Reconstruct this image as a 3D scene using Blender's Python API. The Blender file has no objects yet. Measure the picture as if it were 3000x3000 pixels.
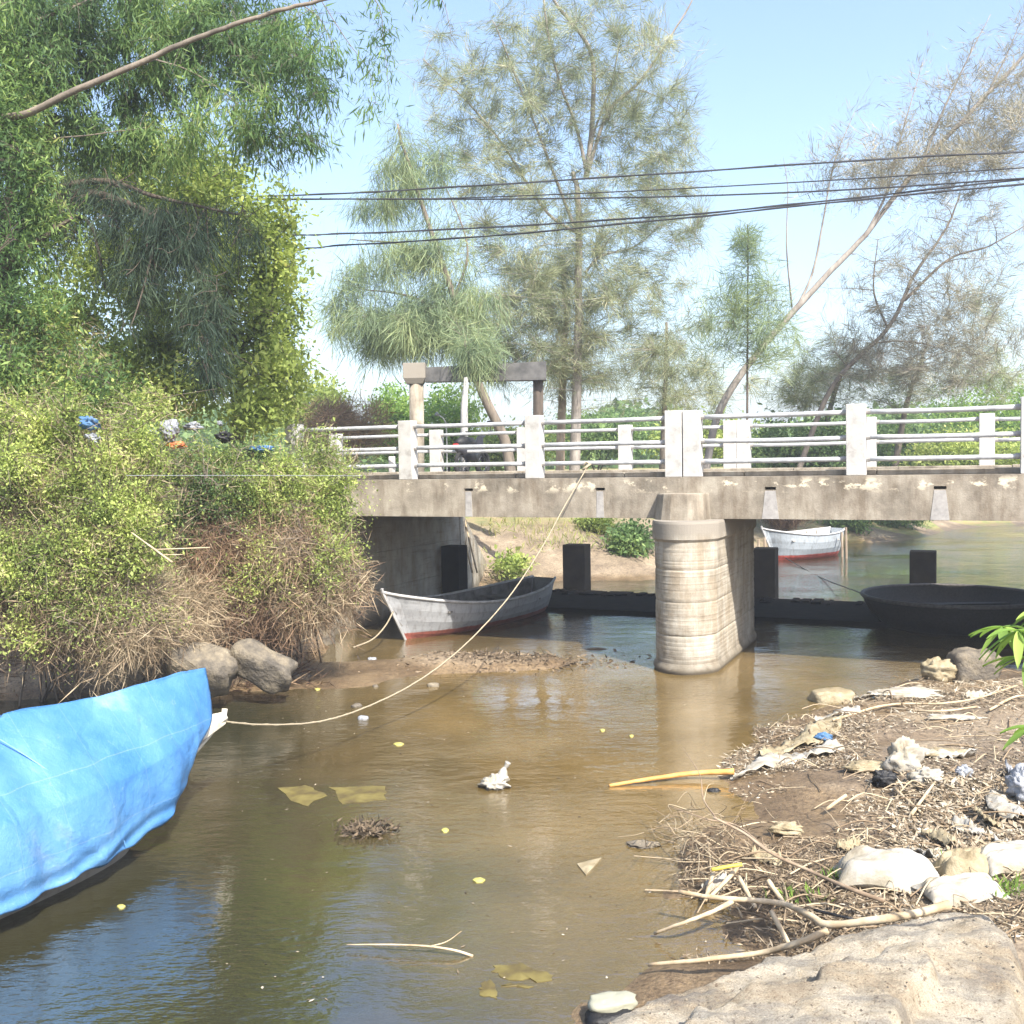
import bpy, math, random
import numpy as np
from mathutils import Vector, Matrix
R = math.radians
rng = np.random.default_rng(7)
random.seed(7)
scene = bpy.context.scene
COL = scene.collection

# ------------------------------------------------------------------ camera
EYE = 2.92
PITCH, ROLL = 0.0482, 0.0162
_c, _s = math.cos(PITCH), math.sin(PITCH)
_r0 = np.array([1., 0, 0]); _u0 = np.array([0, _s, _c]); FW = np.array([0, _c, -_s])
RT = _r0*math.cos(ROLL) - _u0*math.sin(ROLL)
UP = _r0*math.sin(ROLL) + _u0*math.cos(ROLL)
cam = bpy.data.cameras.new('camera'); cam_o = bpy.data.objects.new('camera', cam); COL.objects.link(cam_o)
cam.sensor_width = 36; cam.lens = 36; cam.clip_start = 0.05; cam.clip_end = 3000
m = Matrix(((RT[0], UP[0], -FW[0], 0), (RT[1], UP[1], -FW[1], 0), (RT[2], UP[2], -FW[2], EYE), (0, 0, 0, 1)))
cam_o.matrix_world = m
scene.camera = cam_o

# ------------------------------------------------------------------ light
SUN_AZ, SUN_EL = 152.0, 47.0          # clockwise from +Y
world = bpy.data.worlds.new('World'); scene.world = world; world.use_nodes = True
nt = world.node_tree; nt.nodes.clear()
sky = nt.nodes.new('ShaderNodeTexSky'); sky.sky_type = 'NISHITA'; sky.sun_disc = False
sky.sun_elevation = R(SUN_EL); sky.sun_rotation = R(SUN_AZ)
sky.air_density = 1.0; sky.dust_density = 2.2; sky.ozone_density = 1.5
bg = nt.nodes.new('ShaderNodeBackground'); bg.inputs[1].default_value = 0.15
wo = nt.nodes.new('ShaderNodeOutputWorld')
nt.links.new(sky.outputs[0], bg.inputs[0]); nt.links.new(bg.outputs[0], wo.inputs[0])
sl = bpy.data.lights.new('sun', 'SUN'); sl.energy = 4.6; sl.angle = R(0.5); sl.color = (1.0, 0.94, 0.84)
so = bpy.data.objects.new('sun', sl); COL.objects.link(so)
sd = Vector((math.sin(R(SUN_AZ))*math.cos(R(SUN_EL)), math.cos(R(SUN_AZ))*math.cos(R(SUN_EL)), math.sin(R(SUN_EL))))
so.rotation_euler = sd.to_track_quat('Z', 'Y').to_euler(); so.location = sd*50
scene.view_settings.view_transform = 'Standard'; scene.view_settings.look = 'None'
scene.view_settings.exposure = 1.27; scene.view_settings.gamma = 1.0
try:
    scene.cycles.max_bounces = 8; scene.cycles.transparent_max_bounces = 12
    scene.cycles.diffuse_bounces = 3; scene.cycles.glossy_bounces = 3
    scene.cycles.caustics_reflective = False; scene.cycles.caustics_refractive = False
    scene.cycles.sample_clamp_indirect = 6.0
except Exception: pass

# ------------------------------------------------------------------ helpers
def ray(x, y):
    return FW + RT*((x-1500)/3000.) - UP*((y-1500)/3000.)
def at(x, y, D):
    d = ray(x, y); k = D/d[1]
    return np.array([d[0]*k, D, EYE+d[2]*k])
def atz(x, y, z=0.):
    d = ray(x, y); k = (z-EYE)/d[2]
    return np.array([d[0]*k, d[1]*k, z])

def nd(t, kind, **kw):
    n = t.nodes.new(kind)
    for k, v in kw.items(): setattr(n, k, v)
    return n
def rgb(c): return (c[0], c[1], c[2], 1.0)
def newmat(name):
    mm = bpy.data.materials.new(name); mm.use_nodes = True
    t = mm.node_tree; b = t.nodes['Principled BSDF']
    return mm, t, b
def coords(t, mode, scale=(1, 1, 1)):
    mp = nd(t, 'ShaderNodeMapping'); mp.inputs['Scale'].default_value = scale
    if mode == 'pos':
        g = nd(t, 'ShaderNodeNewGeometry'); t.links.new(g.outputs['Position'], mp.inputs[0])
    else:
        g = nd(t, 'ShaderNodeTexCoord'); t.links.new(g.outputs['Object'], mp.inputs[0])
    return mp.outputs[0]
def noise(t, vec, scale, detail=5, rough=0.6):
    n = nd(t, 'ShaderNodeTexNoise'); n.inputs['Scale'].default_value = scale
    n.inputs['Detail'].default_value = detail; n.inputs['Roughness'].default_value = rough
    t.links.new(vec, n.inputs['Vector']); return n.outputs[0]
def ramp(t, fac, stops):
    r = nd(t, 'ShaderNodeValToRGB'); e = r.color_ramp.elements
    while len(e) < len(stops): e.new(0.5)
    for k, (p, c) in enumerate(stops): e[k].position = p; e[k].color = rgb(c) if len(c) == 3 else c
    t.links.new(fac, r.inputs[0]); return r.outputs[0]
def mix(t, fac, a, b, mode='MIX'):
    n = nd(t, 'ShaderNodeMix', data_type='RGBA', blend_type=mode)
    for s, v in ((0, fac), (6, a), (7, b)):
        if hasattr(v, 'is_linked') or hasattr(v, 'links'): t.links.new(v, n.inputs[s])
        elif s == 0: n.inputs[0].default_value = v
        else: n.inputs[s].default_value = rgb(v)
    return n.outputs[2]
def bump(t, b, h, strength=0.4, dist=0.02):
    n = nd(t, 'ShaderNodeBump'); n.inputs['Strength'].default_value = strength; n.inputs['Distance'].default_value = dist
    t.links.new(h, n.inputs['Height']); t.links.new(n.outputs[0], b.inputs['Normal'])
def simple(name, stops, scale=6, rough=0.8, bs=0.4, bd=0.01, mode='obj', stretch=(1, 1, 1), bscale=None, spec=0.3, metal=0):
    mm, t, b = newmat(name)
    v = coords(t, mode, stretch)
    n = noise(t, v, scale); t.links.new(ramp(t, n, stops), b.inputs['Base Color'])
    b.inputs['Roughness'].default_value = rough; b.inputs['Specular IOR Level'].default_value = spec
    b.inputs['Metallic'].default_value = metal
    if bs: bump(t, b, noise(t, v, bscale or scale*3), bs, bd)
    return mm
def leafmat(name, stops, trans=0.35, tcol=1.5, rough=0.6, gain=1.25):
    stops = [(p, tuple(min(.7, x*gain) for x in c)) for p, c in stops]
    mm, t, b = newmat(name)
    a = nd(t, 'ShaderNodeAttribute', attribute_name='v')
    c = ramp(t, a.outputs['Fac'], stops)
    t.links.new(c, b.inputs['Base Color']); b.inputs['Roughness'].default_value = rough
    b.inputs['Specular IOR Level'].default_value = 0.25
    tr = nd(t, 'ShaderNodeBsdfTranslucent'); tc = mix(t, 1.0, c, (tcol, tcol, tcol*0.75), 'MULTIPLY'); t.links.new(tc, tr.inputs[0])
    ms = nd(t, 'ShaderNodeMixShader'); ms.inputs[0].default_value = trans
    t.links.new(b.outputs[0], ms.inputs[1]); t.links.new(tr.outputs[0], ms.inputs[2])
    t.links.new(ms.outputs[0], t.nodes['Material Output'].inputs[0])
    return mm

RAG = [.22]
class MB:
    """collects geometry in world coordinates; build() links it as one object"""
    def __init__(s): s.v = []; s.q = []; s.t = []; s.av = []; s.at = []; s.n = 0
    def add(s, V, Q=None, T=None, val=0.5):
        V = np.asarray(V, float).reshape(-1, 3)
        if Q is not None and len(Q):
            Q = np.asarray(Q).reshape(-1, 4)+s.n; s.q.append(Q); s.av.append(np.broadcast_to(np.asarray(val, float), (len(Q),)))
        if T is not None and len(T):
            T = np.asarray(T).reshape(-1, 3)+s.n; s.t.append(T); s.at.append(np.broadcast_to(np.asarray(val, float) if np.ndim(val) == 0 else 0.5, (len(T),)))
        s.v.append(V); s.n += len(V)
    def box(s, x0, x1, y0, y1, z0, z1, M=None):
        V = np.array([[x, y, z] for z in (z0, z1) for y in (y0, y1) for x in (x0, x1)], float)
        if M is not None: V = V@np.asarray(M)[:3, :3].T+np.asarray(M)[:3, 3]
        s.add(V, [[0, 2, 3, 1], [4, 5, 7, 6], [0, 1, 5, 4], [1, 3, 7, 5], [3, 2, 6, 7], [2, 0, 4, 6]])
    def tube(s, P, rad, k=6, cap=True, val=0.5):
        P = np.asarray(P, float); n = len(P); rad = np.broadcast_to(np.asarray(rad, float), (n,))
        T = np.gradient(P, axis=0); T /= np.linalg.norm(T, axis=1)[:, None]+1e-9
        ref = np.array([0, 0, 1.]) if abs(T[:, 2]).mean() < 0.8 else np.array([1., 0, 0])
        A = np.cross(T, ref); A /= np.linalg.norm(A, axis=1)[:, None]+1e-9; B = np.cross(T, A)
        a = np.arange(k)*2*math.pi/k
        V = P[:, None, :]+rad[:, None, None]*(np.cos(a)[None, :, None]*A[:, None, :]+np.sin(a)[None, :, None]*B[:, None, :])
        i = np.arange(n-1)[:, None]*k; j = np.arange(k)[None, :]; j2 = (j+1) % k
        Q = np.stack([i+j, i+j2, i+k+j2, i+k+j], -1).reshape(-1, 4)
        V = V.reshape(-1, 3)
        if cap and k > 3:
            V = np.vstack([V, P[0], P[-1]]); c0, c1 = n*k, n*k+1
            Tt = [[c0, (x+1) % k, x] for x in range(k)]+[[c1, (n-1)*k+x, (n-1)*k+(x+1) % k] for x in range(k)]
            s.add(V, Q, Tt, val)
        else: s.add(V, Q, None, val)
    def grid(s, P, val=0.5, wrap=False):
        P = np.asarray(P, float); a, b = P.shape[:2]
        i = np.arange(a-1)[:, None]*b; j = np.arange(b if wrap else b-1)[None, :]; j2 = (j+1) % b
        s.add(P.reshape(-1, 3), np.stack([i+j, i+j2, i+b+j2, i+b+j], -1).reshape(-1, 4), None, val)
    def leaves(s, C, D, L, W, val, N=None):
        n = len(C); D = D/(np.linalg.norm(D, axis=1)[:, None]+1e-9)
        if N is None: N = rng.normal(size=(n, 3))
        S = np.cross(D, N); S /= np.linalg.norm(S, axis=1)[:, None]+1e-9
        L = np.broadcast_to(L, (n,))[:, None]; W = np.broadcast_to(W, (n,))[:, None]
        V = np.stack([C, C+D*L*.42+S*W*.5, C+D*L, C+D*L*.42-S*W*.5], 1).reshape(-1, 3)
        s.add(V, np.arange(4*n).reshape(-1, 4), None, val)
    def build(s, name, mat, parent=None, smooth=False, origin=None, bevel=0, solid=0, sub=0):
        V = np.vstack(s.v).astype(np.float32)
        if parent is not None:
            Mi = np.array(parent_matrix(parent).inverted()); V = V@Mi[:3, :3].T.astype(np.float32)+Mi[:3, 3].astype(np.float32)
            o_loc = None
        else:
            o_loc = np.asarray(origin if origin is not None else [V[:, 0].mean(), V[:, 1].mean(), V[:, 2].min()], float)
            V = V-o_loc.astype(np.float32)
        Q = np.vstack(s.q) if s.q else np.zeros((0, 4), int); T = np.vstack(s.t) if s.t else np.zeros((0, 3), int)
        me = bpy.data.meshes.new(name)
        me.vertices.add(len(V)); me.vertices.foreach_set('co', V.ravel())
        me.loops.add(Q.size+T.size); me.loops.foreach_set('vertex_index', np.concatenate([Q.ravel(), T.ravel()]).astype(np.int32))
        me.polygons.add(len(Q)+len(T))
        ls = np.concatenate([np.arange(len(Q))*4, Q.size+np.arange(len(T))*3]).astype(np.int32)
        me.polygons.foreach_set('loop_start', ls)
        at_ = me.attributes.new('v', 'FLOAT', 'FACE')
        at_.data.foreach_set('value', np.concatenate(([*s.av]+[*s.at])).astype(np.float32))
        me.polygons.foreach_set('use_smooth', np.full(len(Q)+len(T), smooth))
        me.update(calc_edges=True); me.validate()
        for mm in (mat if isinstance(mat, (list, tuple)) else [mat]): me.materials.append(mm)
        o = bpy.data.objects.new(name, me); COL.objects.link(o)
        if parent is not None: o.parent = parent
        else: o.location = o_loc
        if solid:
            md = o.modifiers.new('s', 'SOLIDIFY'); md.thickness = solid; md.offset = 0
        if bevel:
            md = o.modifiers.new('b', 'BEVEL'); md.width = bevel; md.segments = 2; md.limit_method = 'ANGLE'
        if sub:
            md = o.modifiers.new('u', 'SUBSURF'); md.levels = sub; md.render_levels = sub
        return o
def parent_matrix(p):
    M = Matrix.Identity(4); chain = []
    while p is not None: chain.append(p); p = p.parent
    for q in reversed(chain):
        M = M @ (Matrix.Translation(q.location) @ q.rotation_euler.to_matrix().to_4x4())
    return M
def tag(o, label=None, cat=None, group=None, kind=None):
    if label: o['label'] = label
    if cat: o['category'] = cat
    if group: o['group'] = group
    if kind: o['kind'] = kind
    return o
def thing(name, label, cat, loc=(0, 0, 0), rz=0, group=None):
    o = bpy.data.objects.new(name, None); COL.objects.link(o); o.location = loc; o.rotation_euler = (0, 0, rz)
    o.empty_display_size = .2
    return tag(o, label, cat, group)
def bez(pts, n=8):
    """smooth polyline through points (Catmull-Rom)"""
    P = np.asarray(pts, float); P = np.vstack([2*P[0]-P[1], P, 2*P[-1]-P[-2]]); out = []
    for i in range(1, len(P)-2):
        for t in np.linspace(0, 1, n, endpoint=False):
            a, b, c, d = P[i-1], P[i], P[i+1], P[i+2]
            out.append(.5*((2*b)+(-a+c)*t+(2*a-5*b+4*c-d)*t*t+(-a+3*b-3*c+d)*t**3))
    out.append(P[-2]); return np.array(out)

# cheap value noise for heights
def vnoise(x, y, seed=0):
    xi = np.floor(x).astype(int); yi = np.floor(y).astype(int); xf = x-xi; yf = y-yi
    def h(a, b):
        k = (a*374761393+b*668265263+seed*982451653) & 0x7fffffff
        k = ((k ^ (k >> 13))*1274126177) & 0x7fffffff
        return (k & 0xffff)/65535.
    u = xf*xf*(3-2*xf); w = yf*yf*(3-2*yf)
    return (h(xi, yi)*(1-u)+h(xi+1, yi)*u)*(1-w)+(h(xi, yi+1)*(1-u)+h(xi+1, yi+1)*u)*w
def fbm(x, y, o=4, seed=0):
    s = 0; a = .5
    for k in range(o): s = s+a*(vnoise(x*2**k, y*2**k, seed+k)-.5); a *= .5
    return s

# ------------------------------------------------------------------ materials
M = {}
M['rail'] = simple('painted_steel', [(.3, (.3, .31, .33)), (.6, (.46, .47, .48)), (.8, (.38, .35, .32))], 9, .5, .15, .004, 'pos')
M['post'] = simple('whitewashed_concrete', [(.25, (.26, .24, .22)), (.42, (.42, .41, .39)), (.7, (.52, .51, .49))], 5, .85, .5, .006, 'pos', bscale=40)
M['dark_conc'] = simple('shaded_wet_concrete', [(.3, (.005, .005, .006)), (.7, (.014, .013, .012))], 5, .9, .3, .01, 'pos', spec=.05)  # bridge shade put into this near-black, on top of the wet tone
M['rope'] = simple('hemp_rope', [(.3, (.24, .2, .14)), (.7, (.36, .31, .22))], 60, .9, .5, .003)
M['wire'] = simple('black_cable', [(.3, (.02, .02, .022)), (.7, (.04, .04, .045))], 5, .5, 0)
M['bark_pale'] = simple('pale_bark', [(.3, (.2, .15, .11)), (.55, (.34, .27, .2)), (.75, (.45, .38, .3))], 6, .9, .6, .02, 'pos', (1, 1, .3))
M['bark_grey'] = simple('grey_bark', [(.3, (.1, .085, .07)), (.7, (.24, .2, .16))], 6, .9, .6, .02, 'pos', (1, 1, .3))
M['bark_silver'] = simple('silvery_bark', [(.3, (.17, .145, .125)), (.55, (.28, .25, .22)), (.75, (.38, .35, .31))], 7, .9, .7, .02, 'pos', (1, 1, .3))
M['bark_dark'] = simple('dark_bark', [(.3, (.045, .038, .03)), (.7, (.13, .1, .08))], 6, .9, .5, .02, 'pos', (1, 1, .3))
M['needle_olive'] = leafmat('casuarina_needles', [(0, (.07, .085, .055)), (.45, (.16, .185, .11)), (.75, (.27, .29, .18)), (1, (.39, .36, .24))], .35, 1.35, gain=1.4)
M['needle_brown'] = leafmat('dry_casuarina_needles', [(0, (.1, .1, .08)), (.45, (.2, .19, .15)), (.8, (.3, .28, .22)), (1, (.36, .3, .26))], .3, 1.3, gain=1.4)
M['needle_green'] = leafmat('fresh_casuarina_needles', [(0, (.07, .1, .07)), (.5, (.16, .21, .12)), (1, (.3, .33, .17))], .4, 1.4, gain=1.4)
M['needle_dark'] = leafmat('dark_casuarina_needles', [(0, (.018, .035, .026)), (.5, (.045, .075, .048)), (1, (.12, .16, .08))], .3, 1.3, gain=1.0)
M['bamboo_leaf'] = leafmat('bamboo_leaves', [(0, (.035, .065, .03)), (.5, (.085, .15, .055)), (.85, (.2, .28, .09)), (1, (.34, .37, .16))], .45, 1.5)
M['leaf_yellow'] = leafmat('yellow_green_leaves', [(0, (.07, .1, .03)), (.4, (.17, .22, .055)), (.8, (.3, .35, .1)), (1, (.42, .42, .16))], .42, 1.5, gain=1.28)
M['leaf_shrub'] = leafmat('shrub_leaves', [(0, (.07, .09, .03)), (.35, (.17, .22, .065)), (.75, (.32, .37, .11)), (1, (.44, .43, .2))], .4, 1.5, gain=1.38)
M['leaf_green'] = leafmat('mid_green_leaves', [(0, (.04, .065, .03)), (.5, (.09, .15, .055)), (1, (.21, .28, .1))], .4, 1.4, gain=1.5)
M['leaf_bright'] = leafmat('bright_green_leaves', [(0, (.1, .17, .04)), (.5, (.18, .3, .06)), (1, (.34, .44, .11))], .4, 1.45, gain=1.1)
M['dry'] = leafmat('dry_stems', [(0, (.1, .07, .045)), (.45, (.27, .2, .13)), (1, (.5, .42, .29))], .15, 1.2, .85, gain=1.0)
M['dry_red'] = leafmat('dry_brown_twigs', [(0, (.07, .045, .035)), (.5, (.2, .13, .085)), (1, (.36, .26, .16))], .15, 1.2, .85, gain=1.15)
M['litter'] = leafmat('dead_leaves_and_chips', [(0, (.05, .04, .03)), (.25, (.16, .12, .08)), (.5, (.28, .22, .15)), (.8, (.4, .34, .25)), (1, (.5, .46, .38))], .1, 1.1, .85, gain=1.0)
M['sack'] = simple('dirty_white_sack', [(.26, (.16, .13, .09)), (.4, (.29, .26, .2)), (.55, (.36, .34, .3)), (.8, (.4, .39, .35))], 4, .6, .9, .02, 'obj', (1, 2.6, 1), bscale=7)
M['plastic_yellow'] = simple('stained_plastic', [(.3, (.2, .155, .085)), (.6, (.33, .28, .185)), (.8, (.4, .35, .25))], 8, .55, .8, .02)
M['wood_pale'] = simple('bleached_wood', [(.3, (.3, .22, .13)), (.6, (.5, .41, .28)), (.8, (.58, .5, .37))], 8, .8, .5, .006, 'obj')
M['wood_orange'] = simple('orange_wood', [(.3, (.42, .19, .05)), (.7, (.62, .36, .12))], 8, .6, .4, .005)
M['yellow'] = simple('yellow_stick', [(.3, (.5, .4, .06)), (.7, (.62, .52, .1))], 8, .5, .2, .004)
M['stone'] = simple('rough_stone', [(.25, (.05, .045, .04)), (.45, (.12, .105, .085)), (.6, (.2, .17, .125)), (.78, (.3, .26, .19))], 5, .9, 1., .04, 'pos', bscale=14)
M['stone_green'] = simple('greenish_stone', [(.3, (.22, .22, .17)), (.7, (.36, .36, .28))], 4, .8, .5, .01, 'pos')
M['black'] = simple('black_plastic', [(.3, (.008, .008, .009)), (.7, (.03, .03, .032))], 6, .5, .6, .02)
M['blue_plastic'] = simple('blue_plastic', [(.3, (.03, .09, .2)), (.7, (.1, .2, .36))], 5, .5, .6, .02)
M['white_plastic'] = simple('white_plastic', [(.3, (.2, .22, .25)), (.7, (.38, .39, .42))], 9, .5, .9, .03)
M['orange_plastic'] = simple('orange_plastic', [(.3, (.45, .12, .04)), (.7, (.6, .22, .08))], 5, .5, .4, .02)
M['metal_dark'] = simple('dark_metal', [(.3, (.02, .02, .025)), (.7, (.06, .06, .07))], 5, .35, .1, .004, metal=.4)
M['tyre'] = simple('black_rubber', [(.3, (.012, .012, .012)), (.7, (.03, .03, .03))], 9, .8, .2, .004)
M['red_lamp'] = simple('red_lens', [(.3, (.4, .02, .02)), (.7, (.5, .04, .03))], 5, .3, 0)
M['tile_yellow'] = simple('drowned_yellow_sheet', [(.4, (.085, .065, .028)), (.52, (.13, .105, .035)), (.7, (.18, .15, .05))], 5, .6, .2, .01)
M['leaf_float'] = simple('yellowed_leaf', [(.3, (.3, .27, .06)), (.7, (.5, .46, .16))], 12, .6, .2, .002)

def fascia_mat():
    mm, t, b = newmat('stained_concrete')
    v = coords(t, 'pos'); vs = coords(t, 'pos', (1, 1, .22))
    base = ramp(t, noise(t, v, 2.2, 7, .65), [(.3, (.15, .13, .1)), (.5, (.28, .245, .195)), (.72, (.41, .37, .3))])
    streak = ramp(t, noise(t, vs, 5, 7, .7), [(.34, (.5, .44, .38)), (.56, (1, 1, 1))])
    c = mix(t, .8, base, streak, 'MULTIPLY')
    g = nd(t, 'ShaderNodeNewGeometry'); sp = nd(t, 'ShaderNodeSeparateXYZ'); t.links.new(g.outputs['Position'], sp.inputs[0])
    # lichen-white flaking band just under the kerb
    band = ramp(t, sp.outputs[2], [(0, (0, 0, 0)), (1, (1, 1, 1))])
    mr = nd(t, 'ShaderNodeMapRange'); mr.inputs[1].default_value = 2.44; mr.inputs[2].default_value = 2.55; t.links.new(sp.outputs[2], mr.inputs[0])
    mr2 = nd(t, 'ShaderNodeMapRange'); mr2.inputs[1].default_value = 2.67; mr2.inputs[2].default_value = 2.6; t.links.new(sp.outputs[2], mr2.inputs[0])
    pn = ramp(t, noise(t, coords(t, 'pos', (1, 1, 1.6)), 2.6, 6, .68), [(.57, (0, 0, 0)), (.62, (1, 1, 1))])
    m1 = nd(t, 'ShaderNodeMath', operation='MULTIPLY'); t.links.new(mr.outputs[0], m1.inputs[0]); t.links.new(mr2.outputs[0], m1.inputs[1])
    m2 = nd(t, 'ShaderNodeMath', operation='MULTIPLY'); t.links.new(m1.outputs[0], m2.inputs[0]); t.links.new(pn, m2.inputs[1])
    c = mix(t, m2.outputs[0], c, (.62, .55, .42))
    t.links.new(c, b.inputs['Base Color']); b.inputs['Roughness'].default_value = .9
    bump(t, b, noise(t, v, 38, 6, .7), .6, .012)
    return mm
M['fascia'] = fascia_mat()
def pier_mat():
    mm, t, b = newmat('water_marked_concrete')
    v = coords(t, 'pos'); vh = coords(t, 'pos', (.6, .6, 7))
    base = ramp(t, noise(t, v, 2.4, 7, .65), [(.3, (.24, .22, .18)), (.5, (.37, .34, .285)), (.75, (.48, .45, .39))])
    lines = ramp(t, noise(t, vh, 2.0, 8, .75), [(.36, (.5, .44, .38)), (.47, (1, 1, 1))])
    c = mix(t, .6, base, lines, 'MULTIPLY')
    st2 = ramp(t, noise(t, coords(t, 'pos', (1, 1, .3)), 3.5, 7, .7), [(.4, (.62, .52, .4)), (.58, (1, 1, 1))]); c = mix(t, .7, c, st2, 'MULTIPLY')
    g = nd(t, 'ShaderNodeNewGeometry'); sp = nd(t, 'ShaderNodeSeparateXYZ'); t.links.new(g.outputs['Position'], sp.inputs[0])
    nz = noise(t, v, 4, 5, .6)
    ad = nd(t, 'ShaderNodeMath', operation='MULTIPLY_ADD'); t.links.new(nz, ad.inputs[0]); ad.inputs[1].default_value = .35; t.links.new(sp.outputs[2], ad.inputs[2])
    wet = nd(t, 'ShaderNodeMapRange'); wet.inputs[1].default_value = .42; wet.inputs[2].default_value = .22; t.links.new(ad.outputs[0], wet.inputs[0])
    c = mix(t, wet.outputs[0], c, (.13, .11, .08))
    top = nd(t, 'ShaderNodeMapRange'); top.inputs[1].default_value = 1.95; top.inputs[2].default_value = 2.1; t.links.new(ad.outputs[0], top.inputs[0])
    c = mix(t, top.outputs[0], c, (.24, .215, .18))
    t.links.new(c, b.inputs['Base Color']); b.inputs['Roughness'].default_value = .88
    bump(t, b, mix(t, .3, noise(t, v, 26, 7, .75), noise(t, vh, 5, 5, .7)), .55, .012)
    return mm
M['pier'] = pier_mat()

def water_mat():
    mm, t, b = newmat('river_water'); t.nodes.remove(b)
    out = t.nodes['Material Output']
    v = coords(t, 'pos')
    w1 = noise(t, coords(t, 'pos', (1, 2.2, 1)), 5.5, 3, .5)
    w2 = noise(t, coords(t, 'pos', (1, 1.6, 1)), 1.1, 2, .5)
    w3 = noise(t, coords(t, 'pos', (1, 2.6, 1)), 16, 2, .5)
    calm = ramp(t, noise(t, v, .45, 3, .5), [(.35, (.15, .15, .15)), (.65, (1, 1, 1))])
    s1 = nd(t, 'ShaderNodeMath', operation='MULTIPLY_ADD'); t.links.new(w3, s1.inputs[0]); s1.inputs[1].default_value = .28; t.links.new(w1, s1.inputs[2])
    s2 = nd(t, 'ShaderNodeMath', operation='MULTIPLY'); t.links.new(s1.outputs[0], s2.inputs[0]); t.links.new(calm, s2.inputs[1])
    s3 = nd(t, 'ShaderNodeMath', operation='MULTIPLY_ADD'); t.links.new(w2, s3.inputs[0]); s3.inputs[1].default_value = 1.2; t.links.new(s2.outputs[0], s3.inputs[2])
    bp = nd(t, 'ShaderNodeBump'); bp.inputs['Strength'].default_value = .55; bp.inputs['Distance'].default_value = .022; t.links.new(s3.outputs[0], bp.inputs['Height'])
    gl = nd(t, 'ShaderNodeBsdfGlossy'); gl.inputs['Roughness'].default_value = .012; gl.inputs[0].default_value = (1, 1, 1, 1); t.links.new(bp.outputs[0], gl.inputs['Normal'])
    tr = nd(t, 'ShaderNodeBsdfTransparent'); pass
    df = nd(t, 'ShaderNodeBsdfDiffuse')
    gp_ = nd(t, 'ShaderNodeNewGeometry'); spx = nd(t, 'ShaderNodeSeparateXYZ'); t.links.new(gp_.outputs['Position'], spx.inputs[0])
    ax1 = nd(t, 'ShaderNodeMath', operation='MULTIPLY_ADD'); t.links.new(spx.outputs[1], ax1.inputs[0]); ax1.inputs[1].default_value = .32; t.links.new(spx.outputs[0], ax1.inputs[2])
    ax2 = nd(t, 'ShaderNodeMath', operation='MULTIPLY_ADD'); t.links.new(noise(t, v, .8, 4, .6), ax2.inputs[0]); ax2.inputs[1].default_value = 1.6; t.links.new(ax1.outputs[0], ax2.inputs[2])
    dep_shade = nd(t, 'ShaderNodeMapRange'); dep_shade.inputs[1].default_value = 1.5; dep_shade.inputs[2].default_value = 3.9; t.links.new(ax2.outputs[0], dep_shade.inputs[0])
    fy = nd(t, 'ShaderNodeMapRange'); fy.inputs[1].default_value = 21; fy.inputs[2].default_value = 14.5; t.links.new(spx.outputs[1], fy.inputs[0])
    dm = nd(t, 'ShaderNodeMath', operation='MULTIPLY'); t.links.new(dep_shade.outputs[0], dm.inputs[0]); t.links.new(fy.outputs[0], dm.inputs[1]); dep_shade = dm   # deeper, darker channel near left; bridge shade painted into water under and past it
    t.links.new(mix(t, dep_shade.outputs[0], (.095, .09, .045), ramp(t, noise(t, v, .6, 4, .6), [(.3, (.3, .2, .06)), (.65, (.56, .39, .16))])), df.inputs[0])
    t.links.new(mix(t, dep_shade.outputs[0], (.3, .28, .2), (.95, .85, .58)), tr.inputs[0])
    m1 = nd(t, 'ShaderNodeMixShader'); m1.inputs[0].default_value = .32; t.links.new(tr.outputs[0], m1.inputs[1]); t.links.new(df.outputs[0], m1.inputs[2])
    fr = nd(t, 'ShaderNodeFresnel'); fr.inputs['IOR'].default_value = 2.7; t.links.new(bp.outputs[0], fr.inputs['Normal'])
    m2 = nd(t, 'ShaderNodeMixShader'); t.links.new(fr.outputs[0], m2.inputs[0]); t.links.new(m1.outputs[0], m2.inputs[1]); t.links.new(gl.outputs[0], m2.inputs[2])
    t.links.new(m2.outputs[0], out.inputs[0])
    return mm
M['water'] = water_mat()

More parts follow.
